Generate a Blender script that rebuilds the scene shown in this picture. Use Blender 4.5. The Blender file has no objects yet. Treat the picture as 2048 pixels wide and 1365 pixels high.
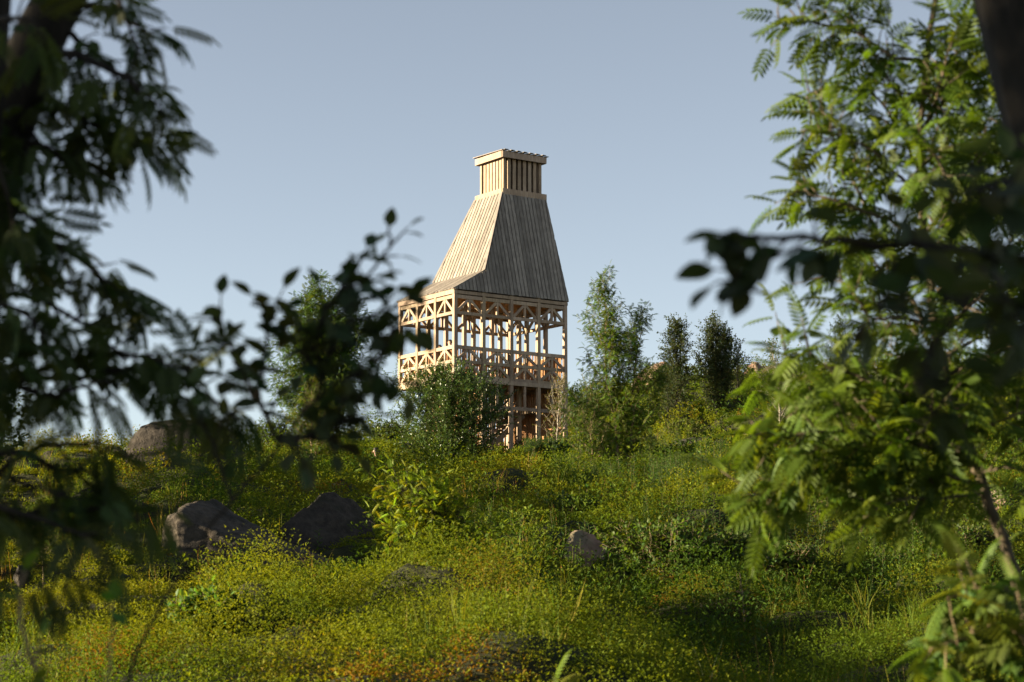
import bpy, bmesh, math, random
import numpy as np
from mathutils import Vector, Matrix

R = math.radians
scene = bpy.context.scene
COL = scene.collection
rng = np.random.default_rng(7)
random.seed(7)

# ------------------------------------------------------------------ camera
F = 3982.0                                   # focal length in pixels of a 2048 wide frame (70 mm on 36 mm)
TH = math.atan(565.5 / F)                    # pitch up
CT, ST = math.cos(TH), math.sin(TH)

def P(px, py, d):
    """the world point at horizontal distance d seen at (px, py)"""
    xc, yc = (px - 1024) / F, (682.5 - py) / F
    dy, dz = CT - yc * ST, ST + yc * CT
    s = d / dy
    return np.array([xc * s, d, dz * s])

cam_d = bpy.data.cameras.new("camera")
cam_d.sensor_width = 36.0
cam_d.lens = 70.0
cam_d.clip_start = 0.1
cam_d.clip_end = 3000
cam = bpy.data.objects.new("camera", cam_d)
COL.objects.link(cam)
cam.location = (0, 0, 0)
cam.rotation_euler = (R(90) + TH, 0, 0)
cam_d.dof.use_dof = True
cam_d.dof.focus_distance = 70.0
cam_d.dof.aperture_fstop = 4.7
cam_d.dof.aperture_blades = 9
scene.camera = cam

# ------------------------------------------------------------------ light
SUN_EL, SUN_AZ = R(9.0), math.atan2(-1.0, -0.08)      # azimuth from +Y towards +X
SUN = Vector((math.sin(SUN_AZ) * math.cos(SUN_EL), math.cos(SUN_AZ) * math.cos(SUN_EL), math.sin(SUN_EL)))
world = bpy.data.worlds.new("World")
scene.world = world
world.use_nodes = True
nt = world.node_tree
nt.nodes.clear()
out = nt.nodes.new("ShaderNodeOutputWorld")
bg = nt.nodes.new("ShaderNodeBackground")
sky = nt.nodes.new("ShaderNodeTexSky")
sky.sky_type = 'NISHITA'
sky.sun_disc = False
sky.sun_elevation = SUN_EL
sky.sun_rotation = SUN_AZ
sky.altitude = 50
sky.air_density = 0.7
sky.dust_density = 0.0
sky.ozone_density = 1.4
hs = nt.nodes.new("ShaderNodeHueSaturation")
hs.inputs['Saturation'].default_value = 0.60
hs.inputs['Hue'].default_value = 0.502
nt.links.new(sky.outputs[0], hs.inputs['Color'])
tint = nt.nodes.new('ShaderNodeMix'); tint.data_type = 'RGBA'; tint.blend_type = 'MULTIPLY'; tint.inputs[0].default_value = 1
tint.inputs[7].default_value = (1.0, .97, .92, 1)
nt.links.new(hs.outputs[0], tint.inputs[6]); nt.links.new(tint.outputs[2], bg.inputs[0])
bg.inputs[1].default_value = 0.05
nt.links.new(bg.outputs[0], out.inputs[0])
sd = bpy.data.lights.new("sun", 'SUN')
sd.energy = 5.0
sd.angle = R(0.5)
sd.color = (1.0, 0.84, 0.57)
so = bpy.data.objects.new("sun", sd)
COL.objects.link(so)
so.rotation_euler = (-SUN).to_track_quat('-Z', 'Y').to_euler()
so.location = (-40, 20, 40)
vs = scene.view_settings
vs.view_transform = 'Standard'
vs.look = 'None'
vs.exposure = 2.25
vs.gamma = 1.0
scene.cycles.max_bounces = 6
scene.cycles.diffuse_bounces = 3
scene.cycles.transmission_bounces = 4
scene.cycles.transparent_max_bounces = 4
scene.cycles.sample_clamp_indirect = 4.0
scene.cycles.use_denoising = True

# ------------------------------------------------------------------ noise
def _h(ix, iy, iz, s):
    n = (ix.astype(np.int64) * 374761393 + iy.astype(np.int64) * 668265263 + iz.astype(np.int64) * 2147483647 + s * 974634777) & 0xFFFFFFFF
    n = ((n ^ (n >> 13)) * 1274126177) & 0xFFFFFFFF
    n = ((n ^ (n >> 16)) * 2246822519) & 0xFFFFFFFF
    return (n ^ (n >> 15)).astype(np.float64) / 4294967295.0 * 2 - 1

def vnoise(x, y, z=None, s=0):
    x = np.asarray(x, float); y = np.asarray(y, float)
    z = np.zeros_like(x) if z is None else np.asarray(z, float)
    fx, fy, fz = np.floor(x), np.floor(y), np.floor(z)
    tx, ty, tz = x - fx, y - fy, z - fz
    tx, ty, tz = [t * t * t * (t * (t * 6 - 15) + 10) for t in (tx, ty, tz)]
    r = 0
    for dx in (0, 1):
        for dy in (0, 1):
            for dz in (0, 1):
                w = (tx if dx else 1 - tx) * (ty if dy else 1 - ty) * (tz if dz else 1 - tz)
                r = r + w * _h(fx + dx, fy + dy, fz + dz, s)
    return r

def fbm(x, y, z=None, s=0, octaves=4):
    a, f, r = 1.0, 1.0, 0
    for o in range(octaves):
        r = r + a * vnoise(np.asarray(x) * f, np.asarray(y) * f, None if z is None else np.asarray(z) * f, s + o * 17)
        a *= 0.5; f *= 2.03
    return r

# ------------------------------------------------------------------ terrain
UC = np.array([-.6, -.30, -.194, -.129, -.066, 0, .032, .064, .129, .195, .30, .6])
DC = np.array([0, 8, 15, 20, 25, 30, 40, 50, 60, 75, 90, 110, 125, 150, 200, 400.])
ZT = np.array([
 [-1.6,-1.2,-.7,-.3,.2,.8,2.2,3.8,4.4,4.2,3.6,2.5,1.5,0,-2,-8],
 [-1.6,-1.2,-.7,-.3,.2,.8,2.2,3.8,4.4,4.2,3.6,2.5,1.5,0,-2,-8],
 [-1.6,-1.2,-.7,-.3,.25,.85,2.3,3.9,4.5,4.3,3.7,2.5,1.5,0,-2,-8],
 [-1.6,-1.2,-.72,-.3,.22,.85,2.1,3.5,4.7,5.2,5.0,4,3,1,-2,-8],
 [-1.6,-1.2,-.72,-.3,.2,.8,1.95,3.1,4.4,6.7,7.6,7,6,4,0,-8],
 [-1.6,-1.2,-.75,-.35,.2,.75,1.9,3.05,4.2,5.8,7.3,8.6,9.2,9,8,-5],
 [-1.6,-1.2,-.8,-.42,.12,.7,1.85,3.0,4.2,5.9,7.6,10.8,13.0,13.3,12,0],
 [-1.6,-1.25,-.85,-.55,.05,.65,1.8,3.0,4.3,6.1,8.2,12.4,15.4,16,14,0],
 [-1.6,-1.25,-.95,-.65,.0,.6,1.8,3.2,4.6,6.9,9.6,13.5,15.4,16,14,0],
 [-1.6,-1.25,-.95,-.55,.05,.65,1.9,3.3,4.9,7.3,10,13.6,15.6,16.3,14,0],
 [-1.6,-1.25,-.95,-.5,.05,.65,1.9,3.3,4.9,7.3,10,13.6,15.6,16.3,14,0],
 [-1.6,-1.25,-.95,-.5,.05,.65,1.9,3.3,4.9,7.3,10,13.6,15.6,16.3,14,0]])
NU, ND = 241, 801
_uf = np.linspace(-.6, .6, NU); _df = np.linspace(0, 400, ND)
_g = np.array([np.interp(_df, DC, r) for r in ZT])
_g = np.array([np.interp(_uf, UC, _g[:, j]) for j in range(ND)]).T
def _smooth(a, n, ax):
    k = np.hanning(n + 2)[1:-1]; k /= k.sum(); p = n // 2
    pad = [(0, 0), (0, 0)]; pad[ax] = (p, p)
    a2 = np.pad(a, pad, mode='edge')
    return np.apply_along_axis(lambda v: np.convolve(v, k, 'valid'), ax, a2)
_g = _g - (.22 * np.exp(-((_df - 25) / 7.0) ** 2))[None, :]
_g = _smooth(_smooth(_g, 13, 1), 13, 0)

# hummocks: (px, distance, height, half-width across, half-width along)
MOUNDS = [(900, 19.2, .50, .8, 1.2), (490, 18.5, .42, .6, .8), (1600, 22.5, .28, .9, .9), (1780, 20.5, .18, .8, .9),
          (1350, 19.6, -.60, 1.3, 1.8), (1000, 45, .35, 3.0, 1.6), (1500, 50, .3, 3, 2), (420, 40, .4, 2.0, 2.5),
          (250, 36, .3, 1.3, 1.6), (1680, 34, .3, 2, 1.4), (700, 26, .22, 1.2, 1.4), (200, 23, .28, 1.3, 1.2),
          (1120, 27, .18, 1.2, 1.0), (1850, 55, .5, 3, 3), (1040, 63, -.75, 4.0, 9.0)]

def H(x, y):
    x = np.asarray(x, float); y = np.asarray(y, float)
    d = np.clip(y, 0, 399.9)
    u = np.clip(x / np.maximum(d, 6), -.5999, .5999)
    fi = (u + .6) / 1.2 * (NU - 1); fj = d / 400 * (ND - 1)
    i = np.floor(fi).astype(int).clip(0, NU - 2); j = np.floor(fj).astype(int).clip(0, ND - 2)
    a, b = fi - i, fj - j
    z = (_g[i, j] * (1 - a) * (1 - b) + _g[i + 1, j] * a * (1 - b) + _g[i, j + 1] * (1 - a) * b + _g[i + 1, j + 1] * a * b)
    w = np.clip((d - 6) / 10, 0, 1)
    z = z + w * (.30 * fbm(x / 5.2, y / 4.2, s=3, octaves=2) + .10 * fbm(x / 1.9, y / 1.7, s=9, octaves=2) + .42 * np.maximum(0, fbm(x / 1.15, y / 1.0, s=15, octaves=2) - .05) ** .8 + .38 * np.maximum(0, fbm(x / 2.9 + 3, y / 2.6, s=25, octaves=2) - .1))
    for px, dd, h, wx, wy in MOUNDS:
        cx = (px - 1024) / F * dd
        z = z + h * np.exp(-((x - cx) / wx) ** 2 - ((y - dd) / wy) ** 2)
    return z

def G(px, d):
    """ground point below pixel column px at distance d"""
    x = (px - 1024) / F * d / 1.0
    return np.array([x, d, float(H(x, d))])

# ------------------------------------------------------------------ materials
def mat(name):
    m = bpy.data.materials.new(name)
    m.use_nodes = True
    n = m.node_tree.nodes; n.clear()
    o = n.new("ShaderNodeOutputMaterial")
    return m, n, m.node_tree.links, o

def leaf_mat(name, trans=.38, rough=.55, spec=.22, tint=(1.25, 1.15, .35)):
    m, n, l, o = mat(name)
    at = n.new("ShaderNodeVertexColor"); at.layer_name = "Col"
    p = n.new("ShaderNodeBsdfPrincipled")
    p.inputs['Roughness'].default_value = rough
    p.inputs['Specular IOR Level'].default_value = spec
    l.new(at.outputs[0], p.inputs['Base Color'])
    t = n.new("ShaderNodeBsdfTranslucent")
    mx = n.new("ShaderNodeMix"); mx.data_type = 'RGBA'; mx.blend_type = 'MULTIPLY'; mx.inputs[0].default_value = 1
    l.new(at.outputs[0], mx.inputs[6]); mx.inputs[7].default_value = (*tint, 1)
    l.new(mx.outputs[2], t.inputs[0])
    s = n.new("ShaderNodeMixShader"); s.inputs[0].default_value = trans
    l.new(p.outputs[0], s.inputs[1]); l.new(t.outputs[0], s.inputs[2]); l.new(s.outputs[0], o.inputs[0])
    return m

def noise_mat(name, c1, c2, scale=6, detail=8, rough=.9, bump=.3, stretch=(1, 1, 1), c3=None, s3=1.5, dist=0.02, coord='Object'):
    m, n, l, o = mat(name)
    tc = n.new("ShaderNodeTexCoord"); mp = n.new("ShaderNodeMapping"); mp.inputs['Scale'].default_value = stretch
    l.new(tc.outputs[coord], mp.inputs[0])
    nz = n.new("ShaderNodeTexNoise"); nz.inputs['Scale'].default_value = scale; nz.inputs['Detail'].default_value = detail
    nz.inputs['Roughness'].default_value = .65
    l.new(mp.outputs[0], nz.inputs['Vector'])
    cr = n.new("ShaderNodeValToRGB"); cr.color_ramp.elements[0].position = .32; cr.color_ramp.elements[1].position = .68
    cr.color_ramp.elements[0].color = (*c1, 1); cr.color_ramp.elements[1].color = (*c2, 1)
    l.new(nz.outputs[0], cr.inputs[0])
    p = n.new("ShaderNodeBsdfPrincipled"); p.inputs['Roughness'].default_value = rough; p.inputs['Specular IOR Level'].default_value = .25
    csrc = cr.outputs[0]
    if c3 is not None:
        n2 = n.new("ShaderNodeTexNoise"); n2.inputs['Scale'].default_value = s3; n2.inputs['Detail'].default_value = 6
        l.new(tc.outputs[coord], n2.inputs['Vector'])
        c2r = n.new("ShaderNodeValToRGB"); c2r.color_ramp.elements[0].position = .52; c2r.color_ramp.elements[1].position = .64
        l.new(n2.outputs[0], c2r.inputs[0])
        mx = n.new("ShaderNodeMix"); mx.data_type = 'RGBA'
        l.new(c2r.outputs[0], mx.inputs[0]); l.new(csrc, mx.inputs[6]); mx.inputs[7].default_value = (*c3, 1)
        csrc = mx.outputs[2]
    l.new(csrc, p.inputs['Base Color'])
    if bump:
        b = n.new("ShaderNodeBump"); b.inputs['Strength'].default_value = bump; b.inputs['Distance'].default_value = dist
        l.new(nz.outputs[0], b.inputs['Height']); l.new(b.outputs[0], p.inputs['Normal'])
    l.new(p.outputs[0], o.inputs[0])
    return m

M_LEAF = leaf_mat("leaf", .50)
M_GLOSS = leaf_mat("glossy_leaf", .25, .38, .5)
M_HEATH = leaf_mat("heath_leaf", .44, .65, .10)
M_BARK = noise_mat("bark", (.008, .007, .005), (.03, .024, .018), 30, 6, .95, .5, (1, 1, .25))
M_BARKL = noise_mat("young_bark", (.10, .075, .045), (.24, .17, .10), 40, 5, .8, .3, (1, 1, .3))
M_BARKT = noise_mat("rowan_twig_bark", (.045, .036, .024), (.12, .09, .055), 40, 5, .8, .3, (1, 1, .3))
M_BIRCH = noise_mat("birch_bark", (.10, .08, .06), (.42, .36, .30), 14, 5, .8, .2, (1, 1, 3))
M_SOIL = noise_mat("soil", (.012, .014, .004), (.034, .036, .010), 6, 10, 1.0, .8, c3=(.022, .030, .006), s3=.6, dist=.1)
M_ROCK = noise_mat("granite", (.024, .020, .016), (.085, .068, .052), 8, 14, .95, 1.0, c3=(.028, .025, .020), s3=1.8, dist=.09)
M_ROCKP = noise_mat("pink_granite", (.10, .065, .045), (.26, .165, .12), 5, 12, .92, .7, c3=(.12, .11, .07), s3=1.2, dist=.06)
M_ROCKD = noise_mat("dark_granite", (.018, .015, .013), (.055, .045, .036), 8, 14, .95, 1.0, c3=(.022, .022, .014), s3=1.6, dist=.09)

def wood_mat(name, c1, c2, stretch):
    m, n, l, o = mat(name)
    tc = n.new("ShaderNodeTexCoord"); mp = n.new("ShaderNodeMapping"); mp.inputs['Scale'].default_value = stretch
    l.new(tc.outputs['Object'], mp.inputs[0])
    nz = n.new("ShaderNodeTexNoise"); nz.inputs['Scale'].default_value = 4; nz.inputs['Detail'].default_value = 6
    l.new(mp.outputs[0], nz.inputs['Vector'])
    cr = n.new("ShaderNodeValToRGB"); cr.color_ramp.elements[0].position = .3; cr.color_ramp.elements[1].position = .7
    cr.color_ramp.elements[0].color = (*c1, 1); cr.color_ramp.elements[1].color = (*c2, 1)
    l.new(nz.outputs[0], cr.inputs[0])
    at = n.new("ShaderNodeVertexColor"); at.layer_name = "Col"
    mx = n.new("ShaderNodeMix"); mx.data_type = 'RGBA'; mx.blend_type = 'MULTIPLY'; mx.inputs[0].default_value = 1
    l.new(cr.outputs[0], mx.inputs[6]); l.new(at.outputs[0], mx.inputs[7])
    n3 = n.new("ShaderNodeTexNoise"); n3.inputs['Scale'].default_value = 1.1; n3.inputs['Detail'].default_value = 8; n3.inputs['Roughness'].default_value = .7
    l.new(tc.outputs['Object'], n3.inputs['Vector'])
    c3 = n.new("ShaderNodeValToRGB"); c3.color_ramp.elements[0].position = .34; c3.color_ramp.elements[1].position = .58
    c3.color_ramp.elements[0].color = (.80, .78, .77, 1); c3.color_ramp.elements[1].color = (1.08, 1.08, 1.08, 1)
    l.new(n3.outputs[0], c3.inputs[0])
    m3 = n.new("ShaderNodeMix"); m3.data_type = 'RGBA'; m3.blend_type = 'MULTIPLY'; m3.inputs[0].default_value = 1
    l.new(mx.outputs[2], m3.inputs[6]); l.new(c3.outputs[0], m3.inputs[7])
    p = n.new("ShaderNodeBsdfPrincipled"); p.inputs['Roughness'].default_value = .75; p.inputs['Specular IOR Level'].default_value = .25
    l.new(m3.outputs[2], p.inputs['Base Color'])
    l.new(p.outputs[0], o.inputs[0])
    return m
M_WOOD = wood_mat("pine_timber", (.235, .172, .120), (.36, .272, .197), (3, 3, .5))
M_BOARD = wood_mat("weathered_board", (.150, .130, .112), (.245, .215, .185), (3, 3, .4))
M_LINE = wood_mat("dark_lining", (.06, .04, .025), (.11, .075, .05), (4, 4, .5))
M_SLAT = wood_mat("pine_slat", (.30, .145, .058), (.44, .235, .105), (4, 4, .5))

def flat_mat(name, c, rough=.8):
    m, n, l, o = mat(name)
    tc = n.new("ShaderNodeTexCoord")
    nz = n.new("ShaderNodeTexNoise"); nz.inputs['Scale'].default_value = 25
    l.new(tc.outputs['Object'], nz.inputs['Vector'])
    cr = n.new("ShaderNodeValToRGB")
    cr.color_ramp.elements[0].color = (*[v * .8 for v in c], 1); cr.color_ramp.elements[1].color = (*[min(1, v * 1.2) for v in c], 1)
    l.new(nz.outputs[0], cr.inputs[0])
    p = n.new("ShaderNodeBsdfPrincipled"); p.inputs['Roughness'].default_value = rough
    l.new(cr.outputs[0], p.inputs['Base Color']); l.new(p.outputs[0], o.inputs[0])
    return m
M_SKIN = flat_mat("skin", (.52, .29, .20), .6)
M_HAIR = flat_mat("hair", (.018, .012, .009), .5)
M_CLOTH = flat_mat("dark_jacket", (.03, .03, .036), .9)
M_CLOTHB = flat_mat("brown_jacket", (.07, .045, .035), .9)
M_JEANS = flat_mat("trousers", (.035, .04, .055), .9)

# ------------------------------------------------------------------ mesh building
class Geo:
    """collects vertex blocks, faces and colours, then links them as ONE mesh object"""
    def __init__(self):
        self.v, self.f, self.c, self.n = [], [], [], 0
    def add(self, v, faces, mi=0, col=(1, 1, 1)):
        v = np.asarray(v, float).reshape(-1, 3)
        c = np.empty((len(v), 3)); c[:] = col
        for fa in (faces if isinstance(faces, list) and len(faces) and isinstance(faces[0], np.ndarray) and faces[0].ndim == 2 else [np.asarray(faces)]):
            self.f.append((fa + self.n, mi))
        self.v.append(v); self.c.append(c); self.n += len(v)
    def build(self, name, mats, parent=None, smooth=False, loc=None):
        v = np.concatenate(self.v); c = np.concatenate(self.c)
        me = bpy.data.meshes.new(name)
        nl = sum(f.size for f, _ in self.f); nf = sum(len(f) for f, _ in self.f)
        loops = np.concatenate([f.ravel() for f, _ in self.f]).astype(np.int32)
        tot = np.concatenate([np.full(len(f), f.shape[1], np.int32) for f, _ in self.f])
        start = np.concatenate([[0], np.cumsum(tot)[:-1]]).astype(np.int32)
        mi = np.concatenate([np.full(len(f), m, np.int32) for f, m in self.f])
        me.vertices.add(len(v)); me.vertices.foreach_set("co", v.astype(np.float32).ravel())
        me.loops.add(nl); me.loops.foreach_set("vertex_index", loops)
        me.polygons.add(nf); me.polygons.foreach_set("loop_start", start); me.polygons.foreach_set("loop_total", tot)
        me.polygons.foreach_set("material_index", mi)
        me.polygons.foreach_set("use_smooth", np.full(nf, smooth))
        at = me.color_attributes.new("Col", 'FLOAT_COLOR', 'POINT')
        at.data.foreach_set("color", np.concatenate([c, np.ones((len(c), 1))], 1).astype(np.float32).ravel())
        me.update(calc_edges=True)
        for m in (mats if isinstance(mats, (list, tuple)) else [mats]):
            me.materials.append(m)
        o = bpy.data.objects.new(name, me)
        COL.objects.link(o)
        if parent is not None:
            o.parent = parent
        if loc is not None:
            o.location = loc
        return o
    # an oriented beam
    def beam(self, p0, p1, w, h, up=(0, 0, 1), col=None):
        p0, p1 = np.asarray(p0, float), np.asarray(p1, float)
        d = p1 - p0; d /= np.linalg.norm(d)
        u = np.asarray(up, float)
        if abs(d @ u) > .98: u = np.array([0, 1., 0])
        s = np.cross(d, u); s /= np.linalg.norm(s); u = np.cross(s, d)
        v = [p + s * a * w / 2 + u * b * h / 2 for p in (p0, p1) for a, b in ((-1, -1), (1, -1), (1, 1), (-1, 1))]
        f = np.array([[0, 1, 2, 3], [7, 6, 5, 4], [0, 4, 5, 1], [1, 5, 6, 2], [2, 6, 7, 3], [3, 7, 4, 0]])
        k = random.uniform(.74, 1.14)
        self.add(v, f, 0, col if col is not None else (k, k * random.uniform(.96, 1.02), k * random.uniform(.92, 1.04)))
    def prism(self, poly, nrm, t, col=None):
        poly = np.asarray(poly, float); k = len(poly); nrm = np.asarray(nrm, float)
        v = np.concatenate([poly, poly + nrm * t])
        b = random.uniform(.68, 1.16)
        side = np.array([[i, (i + 1) % k, (i + 1) % k + k, i + k] for i in range(k)])
        self.add(v, [np.arange(k, 2 * k)[None, :], np.arange(k)[::-1][None, :], side], 0, col if col is not None else (b, b, b))
    def tube(self, pts, rad, k=6, mi=0, col=(1, 1, 1)):
        pts = np.asarray(pts, float); n = len(pts); rad = np.broadcast_to(np.asarray(rad, float), (n,))
        t = np.gradient(pts, axis=0); t /= np.linalg.norm(t, axis=1)[:, None] + 1e-9
        ref = np.array([.31, .87, .12]) if abs(t[0][2]) > .5 else np.array([.1, .2, 1.])
        s = np.cross(t, ref); s /= np.linalg.norm(s, axis=1)[:, None] + 1e-9
        w = np.cross(t, s)
        a = np.arange(k) / k * 2 * math.pi
        v = pts[:, None, :] + rad[:, None, None] * (np.cos(a)[None, :, None] * s[:, None, :] + np.sin(a)[None, :, None] * w[:, None, :])
        i = np.arange(n - 1)[:, None] * k; j = np.arange(k)[None, :]; j2 = (np.arange(k)[None, :] + 1) % k
        f = np.stack([i + j, i + j2, i + k + j2, i + k + j], -1).reshape(-1, 4)
        self.add(v.reshape(-1, 3), [f, np.arange(k)[::-1][None, :], (np.arange(k) + (n - 1) * k)[None, :]], mi, col)

def leaves(geo, tmpl, pos, fwd, nrm, size, col, mi=0):
    """tmpl = (verts, faces): a copy per position"""
    tv, tf = tmpl
    pos, fwd, nrm, size, col = [np.asarray(a, float) for a in (pos, fwd, nrm, size, col)]
    if len(pos) == 0: return
    fwd = fwd / (np.linalg.norm(fwd, axis=1)[:, None] + 1e-9)
    y = np.cross(nrm, fwd); y /= np.linalg.norm(y, axis=1)[:, None] + 1e-9
    z = np.cross(fwd, y)
    v = pos[:, None, :] + size[:, None, None] * (tv[None, :, 0, None] * fwd[:, None, :] + tv[None, :, 1, None] * y[:, None, :] + tv[None, :, 2, None] * z[:, None, :])
    N, k = len(pos), len(tv)
    fs = [(f[None] + (np.arange(N) * k)[:, None, None]).reshape(-1, f.shape[1]) for f in tf]
    geo.add(v.reshape(-1, 3), fs, mi, np.repeat(col, k, axis=0))

# ------------------------------------------------------------------ leaf shapes (unit length along x)
def leaflet(x0, y0, ang, L, W, droop):
    c, s = math.cos(ang), math.sin(ang)
    pts = [(0, 0, 0), (.30, -.46 * W, .06), (.72, -.40 * W, .03), (1, 0, -.05), (.72, .40 * W, .03), (.30, .46 * W, .06)]
    o = []
    for x, y, z in pts:
        x *= L; y *= L; z = z * L - droop * x * x / L
        o.append((x0 + c * x - s * y, y0 + s * x + c * y, z))
    return o

def pinnate(pairs=6, fine=True, droop=.25):
    V, Fq = [], []
    def zc(x): return -droop * x * x
    for i in range(pairs + 1):
        for sgn in ((-1, 1) if i < pairs else (0,)):
            if sgn == 0:
                x0, a, L = .80, 0, .24
            else:
                t = i / (pairs - .0)
                x0, a = .14 + .68 * t, sgn * (1.15 - .30 * t)
                L = .30 * (1 - .55 * (t - .35) ** 2)
            b = len(V)
            if fine:
                q = leaflet(x0, 0, a, L, .32, .2)
                Fq += [(b, b + 1, b + 2, b + 3), (b, b + 3, b + 4, b + 5)]
            else:
                q = leaflet(x0, 0, a, L, .40, .2); q = [q[0], q[1], q[3], q[5]]
                Fq += [(b, b + 1, b + 2, b + 3)]
            V += [(x, y, z + zc(x)) for x, y, z in q]
    b = len(V)
    for x in (0, .4, .8):
        V += [(x, -.010, zc(x) - .004), (x, .010, zc(x) - .004)]
    Fq += [(b, b + 1, b + 3, b + 2), (b + 2, b + 3, b + 5, b + 4)]
    return np.array(V), [np.array(Fq)]

def simple(W=.55, droop=.2):
    xs = [(0, 0), (.12, 0), (.32, .8), (.55, 1.0), (.8, .6), (1, 0)]
    V, Fq = [], []
    rows = [(.10, .25), (.30, .85), (.52, 1.0), (.76, .68), (.92, .28)]
    V.append((0, 0, 0))
    for x, w in rows:
        z = -droop * x * x
        V += [(x, -w * W / 2, z + .05 * w), (x, 0, z - .01), (x, w * W / 2, z + .05 * w)]
    V.append((1, 0, -droop))
    T = [(0, 1, 2), (0, 2, 3)]
    for i in range(len(rows) - 1):
        a = 1 + 3 * i
        Fq += [(a, a + 3, a + 4, a + 1), (a + 1, a + 4, a + 5, a + 2)]
    a = 1 + 3 * (len(rows) - 1); e = len(V) - 1
    T += [(a, e, a + 1), (a + 1, e, a + 2)]
    return np.array(V), [np.array(Fq), np.array(T)]

def diamond(W=.6, fold=.12):
    V = [(0, 0, 0), (.45, -W / 2, fold), (1, 0, -.05), (.45, W / 2, fold)]
    return np.array(V), [np.array([(0, 1, 2), (0, 2, 3)])]

L_ROWAN = pinnate(7, True, .28)
L_ROWANF = pinnate(6, True, .22)
L_ROWANM = pinnate(5, False, .28)
L_SIMPLE = simple(.66)
L_DIAM = diamond(.62)
L_NARROW = diamond(.22, .03)

def tag(o, label=None, cat=None, group=None, kind=None):
    if label: o["label"] = label
    if cat: o["category"] = cat
    if group: o["group"] = group
    if kind: o["kind"] = kind
    return o

def empty(name, loc, rz=0):
    o = bpy.data.objects.new(name, None)
    o.empty_display_size = .2
    COL.objects.link(o)
    o.location = tuple(float(v) for v in loc); o.rotation_euler = (0, 0, rz)
    return o

def jitter_cols(n, base, hv=.18, yv=.25, r=rng):
    base = np.asarray(base, float)
    k = np.exp(r.normal(0, hv, n))[:, None]
    c = base[None, :] * k
    yl = r.normal(0, yv, n)
    c[:, 0] *= np.exp(yl * .8); c[:, 2] *= np.exp(-yl * .4)
    return np.clip(c, .002, .9)

def unit(v):
    v = np.asarray(v, float)
    return v / (np.linalg.norm(v) + 1e-9)

# ------------------------------------------------------------------ trees grown whole
class LeafBag:
    def __init__(s): s.p, s.f, s.n, s.s = [], [], [], []
    def add(s, p, f, n, size): s.p.append(p); s.f.append(f); s.n.append(n); s.s.append(size)

def curve_path(p0, d0, L, bend, n, r, wob=.06):
    pts = [np.array(p0, float)]; d = unit(d0)
    for i in range(n):
        d = unit(d + np.array(bend) / n + r.normal(0, wob, 3))
        pts.append(pts[-1] + d * L / n)
    return np.array(pts)

def twig_leaves(bag, path, r, spacing, lsize, spread, droop, tip=True):
    seg = np.linalg.norm(np.diff(path, axis=0), axis=1); cum = np.concatenate([[0], np.cumsum(seg)]); tot = cum[-1]
    n = max(1, int(tot / spacing)); az = r.uniform(0, 6.28)
    for i in range(n):
        t = (i + r.uniform(.2, .8)) / n * tot
        p = np.array([np.interp(t, cum, path[:, k]) for k in range(3)])
        k = min(len(seg) - 1, np.searchsorted(cum, t) - 1); k = max(k, 0)
        d = unit(path[k + 1] - path[k])
        az += 2.4 + r.normal(0, .3)
        s = unit(np.cross(d, [.3, .2, .9])); w = np.cross(d, s)
        side = math.cos(az) * s + math.sin(az) * w
        f = unit(d * .55 + side * spread + np.array([0, 0, droop]) + r.normal(0, .15, 3))
        nn = unit(np.array([0, 0, 1.]) + r.normal(0, .38, 3) + side * .2)
        bag.add(p, f, nn, lsize * r.uniform(.7, 1.15))
    if tip:
        d = unit(path[-1] - path[-2])
        bag.add(path[-1], unit(d + np.array([0, 0, droop * .5])), unit(np.array([0, 0, 1.]) + r.normal(0, .4, 3)), lsize * r.uniform(.7, 1))

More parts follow.
